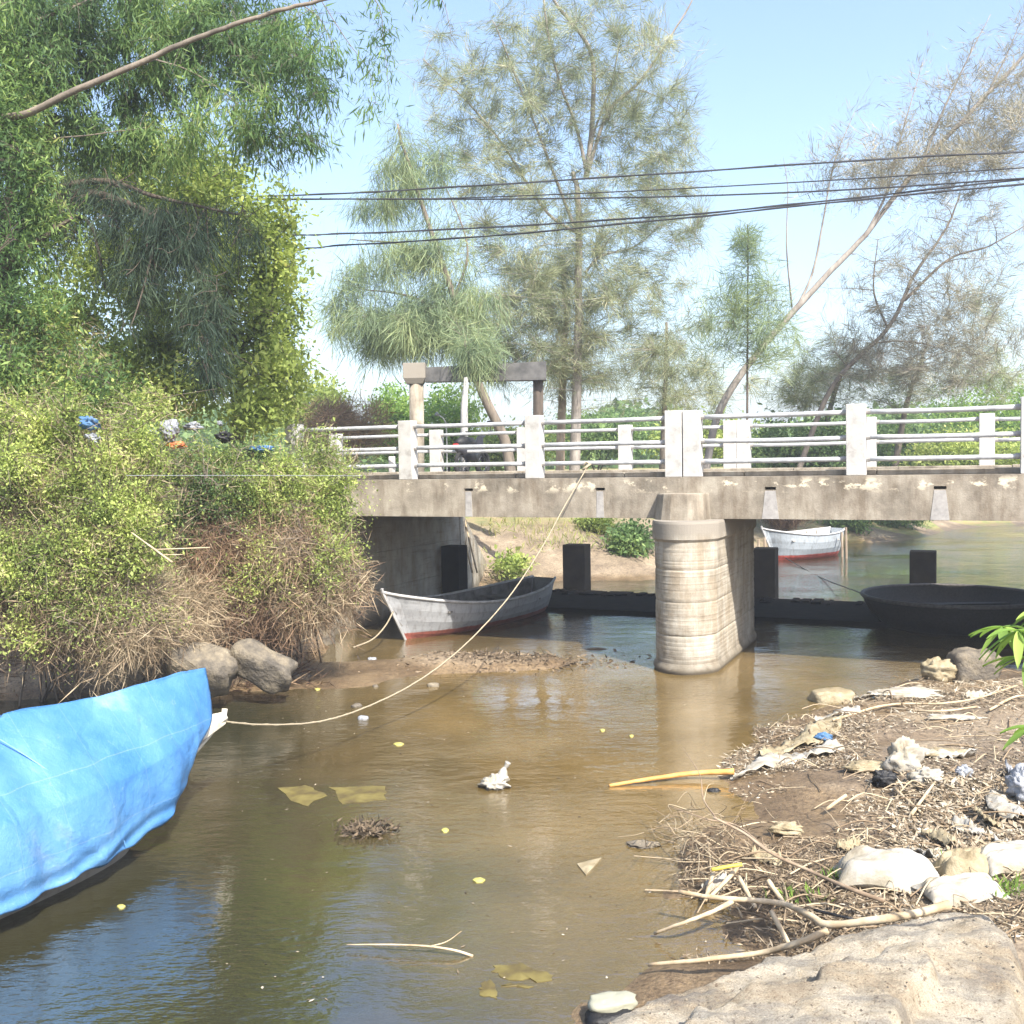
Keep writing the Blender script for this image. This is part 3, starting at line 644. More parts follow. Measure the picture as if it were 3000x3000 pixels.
def make_boat(T, L, B, zk, zs, mat, inmat, trim, sheer=.2, seats=(.25, .5, .75), sternw=.35, bowrake=.6, sternrake=.2, strakes=True, seatmat=None):
    Mt = np.array(parent_matrix(T)); w = lambda p: Mt[:3, :3]@np.asarray(p)+Mt[:3, 3]
    f = hull_surface(L, B, zk, zs, sternw=sternw, bowrake=bowrake, sternrake=sternrake, sheer=sheer)
    us = np.concatenate([np.linspace(-1, 1, 25)])
    ts = np.linspace(0, 1, 34)
    def lap(u): 
        if not strakes: return 0
        a = abs(u)*5; return .012*(1-(a-math.floor(a)))
    rows = []
    for t in ts:
        r = []
        for u in us:
            p = f(t, u); p[1] += math.copysign(lap(u), u) if abs(u) > .05 and 0.03 < t < .97 else 0; r.append(w(p))
        rows.append(r)
    mb = MB(); mb.grid(rows)
    h = mb.build('hull', [mat], T, smooth=False)
    mb = MB(); rows = [[w(f(t, u, .03)*np.array([1, 1, 1])+[0, 0, 0]) for u in us] for t in np.linspace(.012, .985, 34)]; mb.grid(np.array(rows)[:, ::-1]); 
    mb.build('inner_planking', inmat, T, smooth=True)
    # transom
    r = [w(f(0, u)) for u in us]; mb = MB(); mb.add(r+[w([f(0, 0)[0]+.02, 0, zs*.6+zk*.4])], None, [[i, i+1, len(r)] for i in range(len(r)-1)]+[[len(r)-1, 0, len(r)]])
    mb.build('transom', mat, T)
    for sg in (-1, 1):
        mb = MB(); mb.tube([w(f(t, sg)+np.array([0, sg*.012, .005])) for t in np.linspace(0, 1, 30)], .028, 6); mb.build('gunwale', trim, T, smooth=True)
    for t in seats:
        a = f(t, .86); b = f(t, -.86); mb = MB()
        for k in range(2):
            x0 = a[0]-.13+.13*k
            V = [w([x0, a[1]-.005, a[2]-.02]), w([x0+.122, a[1]-.005, a[2]-.02]), w([x0+.122, b[1]+.005, a[2]-.02]), w([x0, b[1]+.005, a[2]-.02]),
                 w([x0, a[1]-.005, a[2]+.012]), w([x0+.122, a[1]-.005, a[2]+.012]), w([x0+.122, b[1]+.005, a[2]+.012]), w([x0, b[1]+.005, a[2]+.012])]
            mb.add(V, [[0, 3, 2, 1], [4, 5, 6, 7], [0, 1, 5, 4], [1, 2, 6, 5], [2, 3, 7, 6], [3, 0, 4, 7]])
        mb.build('thwart', seatmat or inmat, T)
    for t in np.linspace(.12, .88, 9):
        mb = MB(); mb.tube([w(f(t, u, .045)) for u in np.linspace(-.98, .98, 17)], .016, 4, cap=False); mb.build('rib', inmat, T)
    mb = MB(); mb.tube([w(f(1, u)+np.array([.015, 0, 0])) for u in np.linspace(.0, .999, 8)]+[w(f(1, 1)+np.array([.03, 0, .07]))], .026, 6); mb.build('stem', trim, T)
    return f, w
gpaint = paintmat('shaded_grey_white_paint', (.32, .33, .345), (.3, .085, .06), .22)  # paint darkened to carry the deck's shade over the boat
gin = simple('grey_boat_inside', [(.3, (.1, .095, .09)), (.7, (.24, .23, .22))], 6, .8, .4, .01)
trimg = simple('pale_gunwale_paint', [(.3, (.3, .3, .3)), (.7, (.5, .5, .5))], 9, .6, .3, .005)
stern = np.array([.62, 20.35]); bow = np.array([-2.12, 16.55]); d = bow-stern; L = np.linalg.norm(d)
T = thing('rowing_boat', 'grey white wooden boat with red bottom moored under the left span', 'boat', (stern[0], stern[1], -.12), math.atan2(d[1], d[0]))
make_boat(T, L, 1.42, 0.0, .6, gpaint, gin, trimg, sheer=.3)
mb = MB(); mb.tube(bez([at(1152, 1792, 16.6), at(1128, 1835, 16.2), at(1090, 1874, 15.7), at(1035, 1897, 15.35)], 8), .013, 6)
tag(mb.build('mooring_rope', M['rope'], smooth=True), 'short slack rope from the bow of the grey boat to the mud', 'rope')
# far boat
p0 = atz(2236, 1638, 0); p1 = atz(2425, 1624, 0); d = p0[:2]-p1[:2]; L = np.linalg.norm(d)+.8
T = thing('rowing_boat', 'small pale boat with red waterline beached beyond the pier', 'boat', (p1[0]+.3*1.0, p1[1], -.12), math.atan2(d[1], d[0]))
T.rotation_euler[2] += .12
fin = simple('pale_boat_inside', [(.3, (.3, .28, .25)), (.7, (.5, .47, .42))], 6, .8, .4, .01)
make_boat(T, L, 1.4, 0.0, .82, paintmat('pale_blue_boat_paint', (.36, .4, .44), (.5, .09, .07), .26), fin, trimg, sheer=.2)
mb = MB(); mb.tube(bez([at(2300, 1634, 29), at(2400, 1690, 25), at(2535, 1742, 18.6)], 8), .012, 5)
tag(mb.build('mooring_rope', M['black']), 'thin dark rope between the beached boat and the round basket boat', 'rope')
mb = MB(); mb.tube([at(2115, 1913, 14.6), at(2160, 1858, 15.6), at(2202, 1800, 16.6)], .007, 5)
tag(mb.build('mooring_rope', M['white_plastic']), 'thin white line along the foot of the pier wall', 'rope')
for k, (x, yt, yb, D) in enumerate(((2478, 1545, 1635, 29.5), (2466, 1560, 1618, 30), (2222, 1580, 1612, 28), (2240, 1575, 1608, 28.4))):
    mb = MB(); a = at(x, yt, D); b = at(x+2, yb, D); b[2] = -.2; mb.tube([a, b], .035, 6)
    tag(mb.build('mooring_stake', M['bark_pale']), ['tall pale stake at the right end of the beached boat', 'shorter stake just left of the tall stake by the beached boat', 'left stub of two stakes at the left end of the beached boat', 'right stub of two stakes at the left end of the beached boat'][k], 'stake', 'wooden stakes around the beached boat')
# round basket boat
def basket():
    c = at(2790, 1760, 17.5); c[2] = -.14
    T = thing('basket_boat', 'large round black basket boat floating under the right span', 'boat', tuple(c))
    Rr, H = 1.47, .66
    bm = simple('tarred_basket', [(.3, (.012, .011, .01)), (.7, (.035, .032, .028))], 30, .55, .8, .012, 'obj')
    pr = [(0.0, 0), (.5, .01), (.85, .05), (1.12, .16), (1.32, .34), (1.43, .52), (Rr, H)]
    a = np.linspace(0, 2*math.pi, 49)[:-1]
    rows = [[c+[r*math.cos(q)+.0, r*math.sin(q), z] for q in a] for r, z in pr]; mb = MB(); mb.grid(rows, wrap=True); mb.build('shell', bm, T, smooth=True)
    rows = [[c+[(r-.03)*math.cos(q), (r-.03)*math.sin(q), z+.03*(r < 1.3)] for q in a] for r, z in pr if r > 0]; mb = MB(); mb.grid(np.array(rows)[:, ::-1], wrap=True); mb.build('lining', bm, T, smooth=True)
    a2 = np.linspace(0, 2*math.pi, 49)
    mb = MB(); mb.tube([c+[Rr*math.cos(q), Rr*math.sin(q), H] for q in a2], .035, 6, cap=False); mb.build('rim', simple('worn_rim', [(.3, (.06, .055, .05)), (.7, (.14, .13, .12))], 20, .6, .3, .004), T, smooth=True)
    for yy in (-.5, .5):
        x = math.sqrt(1.3**2-yy*yy); mb = MB(); mb.box(c[0]-x, c[0]+x, c[1]+yy-.09, c[1]+yy+.09, c[2]+.42, c[2]+.45); mb.build('thwart', bm, T)
basket()
# blue tarp boat
bow = at(655, 2097, 8.8); ax = np.array([-.50, -.866, 0]); ax /= np.linalg.norm(ax); nn = np.array([.866, -.5, 0])   # nn points to the camera's side
T = thing('rowing_boat', 'grey boat hidden under the blue tarpaulin with its white bow sticking out', 'boat', tuple(bow*[1, 1, 0]+ax*5.0+[0, 0, -.2]), math.atan2(-ax[1], -ax[0]))
wh = simple('bow_white_paint', [(.3, (.5, .44, .34)), (.6, (.72, .68, .58))], 7, .7, .4, .01)
f, wf = make_boat(T, 5.0, 1.02, 0.0, .55, paintmat('weathered_boat_boards', (.4, .36, .3), (.18, .14, .1), .1), gin, wh, sheer=.33, bowrake=1.5)
# white bow block
mb = MB(); b0 = bow+[0, 0, -.02]
V = []
for (t, hw, z0, z1) in ((.0, .03, -.05, .05), (.3, .1, -.1, .05), (.6, .14, -.1, .03)):
    c = b0+ax*t
    V += [c+nn*hw+[0, 0, z0], c+nn*hw+[0, 0, z1], c-nn*hw+[0, 0, z1], c-nn*hw+[0, 0, z0]]
mb.add(V, [[0, 1, 5, 4], [1, 2, 6, 5], [2, 3, 7, 6], [3, 0, 4, 7], [4, 5, 9, 8], [5, 6, 10, 9], [6, 7, 11, 10], [7, 4, 8, 11], [3, 2, 1, 0]])
mb.build('bow_block', wh, T, bevel=.01)
def tarp_mat():
    mm, t, b = newmat('blue_tarpaulin')
    v = coords(t, 'obj')
    n1 = noise(t, v, 1.4, 7, .65)
    c = ramp(t, n1, [(.3, (.04, .15, .37)), (.42, (.065, .2, .44)), (.58, (.1, .25, .48)), (.72, (.22, .33, .5))])
    sc = ramp(t, noise(t, v, 11, 8, .8), [(.62, (0, 0, 0)), (.72, (1, 1, 1))])
    c = mix(t, mix(t, .5, (0, 0, 0), sc), c, (.36, .46, .66))
    t.links.new(c, b.inputs['Base Color']); b.inputs['Roughness'].default_value = .38; b.inputs['Specular IOR Level'].default_value = .4
    n2 = noise(t, coords(t, 'obj', (1, 1, .7)), 7, 9, .72); n3 = noise(t, v, 30, 4, .7)
    gq = nd(t, 'ShaderNodeNewGeometry'); sq = nd(t, 'ShaderNodeSeparateXYZ'); t.links.new(gq.outputs['Position'], sq.inputs[0])
    al = nd(t, 'ShaderNodeMath', operation='MULTIPLY_ADD'); t.links.new(sq.outputs[1], al.inputs[0]); al.inputs[1].default_value = 1.7; t.links.new(sq.outputs[0], al.inputs[2])
    cb = nd(t, 'ShaderNodeCombineXYZ'); t.links.new(al.outputs[0], cb.inputs[0]); t.links.new(sq.outputs[2], cb.inputs[1])
    bk = nd(t, 'ShaderNodeTexBrick'); bk.offset = 0; bk.inputs['Scale'].default_value = 1.0; bk.inputs['Mortar Size'].default_value = .005; bk.inputs['Mortar Smooth'].default_value = 1.0
    bk.inputs['Brick Width'].default_value = .74; bk.inputs['Row Height'].default_value = .41; t.links.new(mix(t, .04, cb.outputs[0], noise(t, v, 3, 3, .5)), bk.inputs['Vector'])
    c3 = mix(t, mix(t, .28, (0, 0, 0), bk.outputs['Fac']), c, (.3, .4, .56)); t.links.new(c3, b.inputs['Base Color'])
    vo = nd(t, 'ShaderNodeTexVoronoi', feature='DISTANCE_TO_EDGE'); vo.inputs['Scale'].default_value = 2.6
    dn = nd(t, 'ShaderNodeTexNoise'); dn.inputs['Scale'].default_value = 2.5; t.links.new(v, dn.inputs['Vector'])
    t.links.new(mix(t, .45, v, dn.outputs['Color']), vo.inputs['Vector'])
    cr = ramp(t, vo.outputs['Distance'], [(0, (0, 0, 0)), (.12, (.75, .75, .75)), (.5, (1, 1, 1))])
    bump(t, b, mix(t, .3, mix(t, .45, n2, n3), cr), .85, .024)
    tr = nd(t, 'ShaderNodeBsdfTranslucent'); t.links.new(c, tr.inputs[0]); ms = nd(t, 'ShaderNodeMixShader'); ms.inputs[0].default_value = .12
    t.links.new(b.outputs[0], ms.inputs[1]); t.links.new(tr.outputs[0], ms.inputs[2]); t.links.new(ms.outputs[0], t.nodes['Material Output'].inputs[0])
    return mm
def tarp():
    # near-side silhouette control: (t along axis from bow, ridge z, gunwale half width, gunwale z, lower half width, lower z)
    K = np.array([[.22, 1.22, .12, .84, .13, .58], [.5, 1.24, .26, .80, .30, .38], [.85, 1.22, .38, .74, .42, .25], [1.3, 1.2, .48, .70, .52, .22], [1.75, 1.22, .54, .68, .6, .16], [2.3, 1.26, .6, .68, .68, .17], [3.0, 1.26, .64, .68, .73, .18], [4.6, 1.2, .62, .68, .7, .2], [5.0, 1.1, .6, .66, .6, .25]])
    ts = np.concatenate([np.linspace(.22, 3.2, 110), np.linspace(3.25, 5.0, 25)])
    vs = np.linspace(-1, 1, 121); rows = []
    base = bow*[1, 1, 0]
    for t in ts:
        rz, gw, gz, lw, lz = [np.interp(t, K[:, 0], K[:, k]) for k in range(1, 6)]
        lz += .018*math.sin(t*4)+.012*math.sin(t*17+1)
        row = []
        for v in vs:
            a = abs(v); sg = 1 if v > 0 else -1
            if a < .45: k = a/.45; y = gw*k; z = rz+(gz-rz)*k+.015*math.sin(k*math.pi)
            else: k = (a-.45)/.55; y = gw+(lw-gw)*k+.03*math.sin(k*math.pi); z = gz+(lz-gz)*k
            # folds running down the flank, loose hem pleats
            fold = .016*math.sin(t*7+v*2.5)*sm(.2, .9, a)+.03*abs(math.sin(t*4.2+1.2*a))**6*sm(.1, .7, a)+.03*fbm(np.array(t*1.6), np.array(v*1.6+5), 3, 21)*2+.012*fbm(np.array(t*9.+v*6), np.array(v*3.-t*2), 3, 22)*2
            fold += sm(.72, 1, a)*.018*math.sin(z*38+t*6+2*math.sin(t*4))
            fold += 0
            fold += .03*math.exp(-((t-2.0-.5*(1-a))/.06)**2)*sm(.15, .6, a)+.025*math.exp(-((t-1.7-.9*(1-a))/.04)**2)*sm(.3, .7, a)         # cord pulled tight
            fold -= .03*math.exp(-((t-2.2)/.12)**2)
            p = base+ax*(t-.03+(.34*a*a*math.exp(-(t-.22)/.9)))+nn*(sg*(y+fold*.9))+np.array([0, 0, z+fold*.35])
            row.append(p)
        rows.append(row)
    mb = MB(); mb.grid(rows)
    o = mb.build('tarpaulin', tarp_mat(), smooth=True, solid=.004)
    tag(o, 'bright blue tarpaulin tied over the boat at the left edge', 'tarpaulin')
    mb = MB()
    P = []
    for v in np.linspace(0.02, .95, 24):
        a = v; t = 1.55+.8*(1-a)**1.5; rz, gw, gz, lw, lz = [np.interp(t, K[:, 0], K[:, k]) for k in range(1, 6)]
        if a < .45: k = a/.45; y = gw*k; z = rz+(gz-rz)*k+.015*math.sin(k*math.pi)
        else: k = (a-.45)/.55; y = gw+(lw-gw)*k+.035*math.sin(k*math.pi); z = gz+(lz-gz)*k
        P.append(base+ax*(t-.03)+nn*(y+.012)+np.array([0, 0, z+.0]))
    # sewn seam
    mb.tube(np.array(P)-nn*.006, .0045, 5); mb.build('seam', simple('tarp_seam', [(.3, (.1, .3, .6)), (.7, (.2, .42, .7))], 9, .5, .2, .003), o)
    return o
TARP = tarp()

# ------------------------------------------------------------------ plants
def Bl(x, y, D, rx, ry, rz, w=1.):
    return (at(x, y, D), np.array([rx*D/3000., rz, ry*D/3000.]), w)

def sample(blobs, n, p):
    w = np.array([b[2]*b[1][0]*b[1][2] for b in blobs]); w /= w.sum(); idx = rng.choice(len(blobs), n, p=w)
    C = np.array([b[0] for b in blobs])[idx]; Rr = np.array([b[1] for b in blobs])[idx]
    g = rng.normal(size=(n, 3)); g /= np.linalg.norm(g, axis=1)[:, None]; r = rng.random(n)**(1/p)
    # ragged outline
    return C+g*r[:, None]*Rr*(1+RAG[0]*rng.normal(size=(n, 1)))
def plant(name, label, cat, limbs, blobs, n2, nc, leaf, mw, ml, group=None, barkname='trunk', leafname='crown', up=.8, twig_r=.006, zmin=None, clumpv=.55, secr=.02, twigs=True):
    base = np.array(limbs[0][0][0], float)
    T = thing(name, label, cat, tuple(base), 0, group)
    wb = MB(); pool = []; prad = []
    for pts, r0, r1 in limbs:
        P = bez(pts, 7); P = P+np.cumsum(rng.normal(size=P.shape)*.25*r0, axis=0)*np.linspace(0, 1, len(P))[:, None]*.6
        rad = np.linspace(r0, r1, len(P)); wb.tube(P, rad, 9 if r0 > .06 else 6); k = max(1, len(P)//5)
        pool.append(P[k:]); prad.append(rad[k:])
    pool = np.vstack(pool); prad = np.concatenate(prad)
    def attach(tg, upw):
        d = np.linalg.norm(pool-tg, axis=1)+upw*np.maximum(0, pool[:, 2]-tg[2])+rng.random(len(pool))*.1
        return int(np.argmin(d))
    for tg in sample(blobs, n2, 3):
        if zmin is not None and tg[2] < zmin: tg[2] = zmin+rng.random()*.3
        i = attach(tg, up); a = pool[i]; ln = np.linalg.norm(tg-a)
        if ln < .15: continue
        ctl = (a+tg)/2+np.array([0, 0, .12*ln*np.sign(up)])+rng.normal(size=3)*.08*ln
        t = np.linspace(0, 1, 8)[:, None]; P = (1-t)**2*a+2*t*(1-t)*ctl+t*t*tg
        r0 = min(prad[i]*.6, secr*.6+.006*ln); rad = np.linspace(r0, twig_r, 8); wb.tube(P, rad, 5, cap=False)
        pool = np.vstack([pool, P[2:]]); prad = np.concatenate([prad, rad[2:]])
    TG = sample(blobs, nc, leaf.get('p', 4))
    if zmin is not None: TG[:, 2] = np.where(TG[:, 2] < zmin, zmin+rng.random(len(TG))*.3, TG[:, 2])
    S = np.empty_like(TG)
    for k in range(0, nc, 400):
        tg = TG[k:k+400]; dd = np.linalg.norm(pool[None]-tg[:, None], axis=2)+.5*up*np.maximum(0, pool[None, :, 2]-tg[:, None, 2])
        S[k:k+400] = pool[np.argmin(dd, axis=1)]
    if twigs:
        q = np.arange(4)[None, :]; 
        for k in range(nc):
            if rng.random() < leaf.get('twig', .6): wb.tube([S[k], (S[k]+TG[k])/2+[0, 0, .03], TG[k]], [twig_r, twig_r*.7, twig_r*.4], 3, cap=False)
    wb.build(barkname, mw, T, smooth=True)
    m_ = leaf['m']; n = nc*m_
    idx = np.repeat(np.arange(nc), m_); tt = rng.random(n)*leaf.get('along', .5)
    ln = np.linalg.norm(TG-S, axis=1)[idx]; bd = (TG-S)[idx]/(ln[:, None]+1e-6)
    C = TG[idx]-bd*np.minimum(ln, leaf.get('reach', .6))[:, None]*tt[:, None]*1.6+rng.normal(size=(n, 3))*leaf['spread']
    D = leaf.get('tw', .5)*bd+np.array([0, 0, -1.])*leaf.get('g', .3)+rng.normal(size=(n, 3))*leaf.get('rnd', .5)
    sz_ = np.clip(rng.lognormal(-.05, .38, n), .35, 2.1); Ls = leaf['L']*sz_; Ws = leaf['W']*sz_**.8*rng.uniform(.8, 1.2, n)
    val = np.clip(clumpv*rng.random(nc)[idx]+(1-clumpv)*rng.random(n)+leaf.get('dv', 0), 0, 1)
    f3 = vnoise(C[:, 0]*leaf.get('vf', 1.6)+C[:, 1]*.7+31, C[:, 2]*leaf.get('vf', 1.6)+C[:, 1]*.5, 17)-.5
    val = np.clip(val*.8+.1+f3*.55, 0, 1); Ls = Ls*(1+.5*f3)
    lb = MB(); N = None
    if leaf.get('flat'): N = rng.normal(size=(n, 3))*.6+np.array([0, 0, 1.])
    lb.leaves(C, D, Ls, Ws, val, N); lb.build(leafname, ml, T)
    return T
NEED = dict(m=30, L=.26, W=.011, spread=.10, g=.45, tw=.6, rnd=.33, p=3.2, along=.9, reach=.7, twig=.6)
def need(**k): d = dict(NEED); d.update(k); return d
BROAD = dict(m=16, L=.09, W=.045, spread=.13, g=.2, tw=.3, rnd=.7, p=4.5, along=.6, flat=True, twig=.4)
def broad(**k): d = dict(BROAD); d.update(k); return d
ZG = 2.3
def base(x, D, z=ZG): p = at(x, 1400, D); p[2] = z; return p

# central tall casuarina
DC = 30
lim = [([base(1682, DC), at(1690, 1200, DC), at(1700, 1000, DC), at(1712, 750, DC), at(1718, 560, DC), at(1721, 505, DC)], .17, .06),
       ([at(1718, 520, DC), at(1735, 350, DC), at(1730, 160, DC-.5), at(1640, 30, DC-1), at(1560, -80, DC-1)], .085, .03),
       ([at(1718, 520, DC), at(1780, 330, DC), at(1880, 230, DC+.5), at(1990, 60, DC+.6), at(2050, -60, DC+.6)], .06, .02),
       ([at(1718, 500, DC), at(1690, 380, DC), at(1640, 240, DC-.6), at(1600, 60, DC-1), at(1590, -90, DC-1)], .06, .02),
       ([at(1705, 720, DC), at(1650, 580, DC), at(1580, 400, DC-1), at(1500, 200, DC-1.5), at(1440, 60, DC-2)], .06, .015),
       ([at(1708, 690, DC), at(1600, 620, DC), at(1470, 420, DC-.6), at(1370, 300, DC-1), at(1240, 170, DC-1.3)], .05, .015),
       ([at(1718, 500, DC), at(1745, 380, DC), at(1790, 260, DC), at(1820, 120, DC)], .05, .015),
       ([at(1714, 800, DC), at(1760, 750, DC), at(1860, 720, DC+.6), at(1950, 640, DC+1)], .04, .012)]
bl = [Bl(1450, 330, DC-1, 230, 270, 1.8, .8), Bl(1700, 200, DC-.5, 280, 280, 2, .9), Bl(1900, 330, DC+.5, 170, 260, 1.8, .7), Bl(1960, 560, DC+.5, 130, 220, 1.6, .7), Bl(1560, 640, DC-.6, 300, 260, 2, .8),
      Bl(1830, 700, DC, 230, 260, 2, .8), Bl(1560, 950, DC-.4, 260, 200, 2, .8), Bl(1860, 970, DC, 170, 190, 2, .7), Bl(1320, 240, DC-1.3, 130, 180, 1.2, .3)]
plant('casuarina_tree', 'tallest casuarina tree with a pale trunk forking into a fan above the bridge centre', 'tree', lim, bl, 300, 4900, need(m=27, spread=.07, L=.23, W=.0105, twig=.9, g=.1, tw=.95, rnd=.3, p=3, reach=.9), M['bark_silver'], M['needle_olive'])
# second trunk beside it
lim = [([base(1640, 31), at(1645, 1150, 31), at(1655, 950, 31), at(1640, 760, 31.3)], .15, .05), ([at(1650, 1000, 31), at(1590, 850, 31), at(1540, 760, 31)], .05, .02)]
plant('casuarina_tree', 'slimmer casuarina close left of the tallest one with drooping olive needles', 'tree', lim, [Bl(1560, 1000, 31, 200, 160, 1.5), Bl(1720, 1060, 31, 160, 120, 1.5), Bl(1600, 830, 31, 200, 150, 1.5)], 30, 1100, need(dv=.08, g=.8), M['bark_pale'], M['needle_olive'])
# left drooping casuarina
DL = 27; RAG[0] = .42
lim = [([base(1500, DL), at(1480, 1290, DL), at(1410, 1140, DL), at(1360, 980, DL), at(1300, 800, DL), at(1220, 600, DL), at(1150, 430, DL)], .16, .03),
       ([at(1340, 930, DL), at(1200, 870, DL), at(1060, 850, DL)], .05, .012), ([at(1300, 800, DL), at(1180, 720, DL), at(1020, 700, DL)], .045, .012),
       ([at(1330, 880, DL), at(1370, 720, DL), at(1300, 520, DL)], .045, .012)]
bl = [Bl(1150, 960, DL, 160, 80, 1.3, 1.0), Bl(1060, 800, DL, 110, 50, .8, .4), Bl(1190, 520, DL, 95, 130, .9, .4), Bl(1310, 930, DL, 150, 110, 1.4, .9), Bl(1400, 1030, DL-2.6, 55, 70, .5, 1.), Bl(1220, 740, DL, 150, 60, 1.1, .5), Bl(1290, 480, DL, 60, 90, .7, .2), Bl(1080, 620, DL, 90, 30, .5, .3), Bl(1000, 900, DL, 60, 60, .5, .3)]
plant('casuarina_tree', 'weeping green casuarina leaning left in front of the concrete gantry', 'tree', lim, bl, 80, 2000, need(m=24, L=.36, W=.013, g=.75, rnd=.36, tw=.6, spread=.16, clump=.7), M['bark_grey'], M['needle_green'], up=-.3)
RAG[0] = .24
# right leaning casuarina
DR = 26
lim = [([base(2060, DR), at(2110, 1200, DR), at(2240, 1010, DR), at(2400, 830, DR), at(2540, 680, DR), at(2700, 480, DR), at(2880, 300, DR), at(3060, 110, DR), at(3260, -120, DR)], .105, .028),
       ([at(2330, 910, DR), at(2380, 800, DR), at(2410, 650, DR), at(2440, 480, DR), at(2500, 330, DR)], .04, .008),
       ([at(2320, 900, DR), at(2305, 720, DR-.5), at(2310, 560, DR-.5), at(2300, 470, DR-.5)], .025, .006),
       ([at(2540, 680, DR), at(2600, 560, DR), at(2640, 400, DR), at(2700, 200, DR)], .04, .008),
       ([at(2700, 480, DR), at(2760, 330, DR), at(2830, 180, DR), at(2900, 40, DR)], .04, .008),
       ([at(2880, 300, DR), at(2940, 180, DR), at(2990, 60, DR)], .03, .008)]
bl = [Bl(2730, 470, DR, 230, 130, 1.2, .8), Bl(2550, 520, DR, 130, 120, 1, .45), Bl(2900, 400, DR, 170, 150, 1.2, .8), Bl(2450, 470, DR, 170, 130, 1., .18), Bl(2800, 270, DR, 190, 180, 1.2, .22), Bl(3050, 250, DR, 160, 200, 1.2, .7)]
plant('casuarina_tree', 'sparse casuarina with a long trunk leaning far to the right', 'tree', lim, bl, 120, 1900, need(m=16, L=.2, g=-.25, tw=.9, rnd=.3, p=2.6), M['bark_silver'], M['needle_brown'], up=1.6, twig_r=.005)
# tree behind it
D2 = 31
lim = [([base(2330, D2), at(2440, 1130, D2), at(2600, 960, D2), at(2680, 800, D2), at(2760, 680, D2), at(2810, 560, D2)], .09, .02),
       ([at(2650, 880, D2), at(2780, 760, D2), at(2900, 720, D2), at(3040, 640, D2)], .05, .015), ([at(2600, 960, D2), at(2560, 850, D2), at(2570, 700, D2)], .04, .012)]
bl = [Bl(2650, 850, D2, 200, 160, 1.8, .55), Bl(2850, 700, D2, 200, 170, 1.8, .4), Bl(2820, 960, D2, 190, 150, 1.8, .8), Bl(2560, 1030, D2, 160, 120, 1.6, .9), Bl(2740, 1060, D2, 190, 110, 1.6, 1)]
plant('casuarina_tree', 'dusty casuarina with dark forked limbs behind the leaning trunk', 'tree', lim, bl, 150, 1450, need(m=20, g=.1, tw=.9, spread=.07, twig=.9, p=2.6), M['bark_grey'], M['needle_brown'])
# more trunks & crown low right
for (bx, tx, ty, D, bls, lab) in ((2390, 2500, 1000, 33, [Bl(2440, 1080, 33, 150, 120, 1.6), Bl(2330, 1130, 33, 130, 90, 1.5)], 'casuarina with a slanting dark trunk just right of the leaning trunk base'),
                                 (2620, 2700, 1020, 34, [Bl(2900, 1090, 34, 150, 90, 1.5), Bl(2650, 1130, 34, 160, 80, 1.5), Bl(2900, 900, 34, 110, 140, 1.5, .5)], 'casuarina with a thin trunk behind the right railing bay'),
                                 (1940, 1960, 950, 33, [Bl(1950, 1080, 33, 150, 120, 1.6), Bl(2050, 1000, 33, 110, 130, 1.4, .7), Bl(2010, 1150, 33, 150, 80, 1.5)], 'low yellowish casuarina between the tallest tree and the pier')):
    lim = [([base(bx, D), at(bx+(tx-bx)*.4, 1180, D), at(tx, ty, D)], .12, .04)]
    plant('casuarina_tree', lab, 'tree', lim, bls, 40, 620, need(m=24, dv=.08, spread=.08, tw=.8, g=.3), M['bark_grey'], M['needle_olive'], group='casuarinas behind the bridge')
# young tree
DY = 24
lim = [([base(2188, DY), at(2190, 1100, DY), at(2192, 900, DY), at(2192, 700, DY), at(2190, 655, DY)], .03, .012)]
plant('casuarina_sapling', 'young casuarina with a thin straight stem and a green tufted top', 'tree', lim, [Bl(2192, 715, DY, 45, 55, .35, 2.2), Bl(2190, 860, DY, 110, 90, .8, .8), Bl(2140, 960, DY, 110, 120, .9, .7), Bl(2250, 980, DY, 100, 110, .9, .7), Bl(2200, 800, DY, 80, 60, .6, .4)], 46, 420, need(m=22, g=.1, tw=.9), M['bark_dark'], M['needle_green'], up=1.2, twig_r=.004)

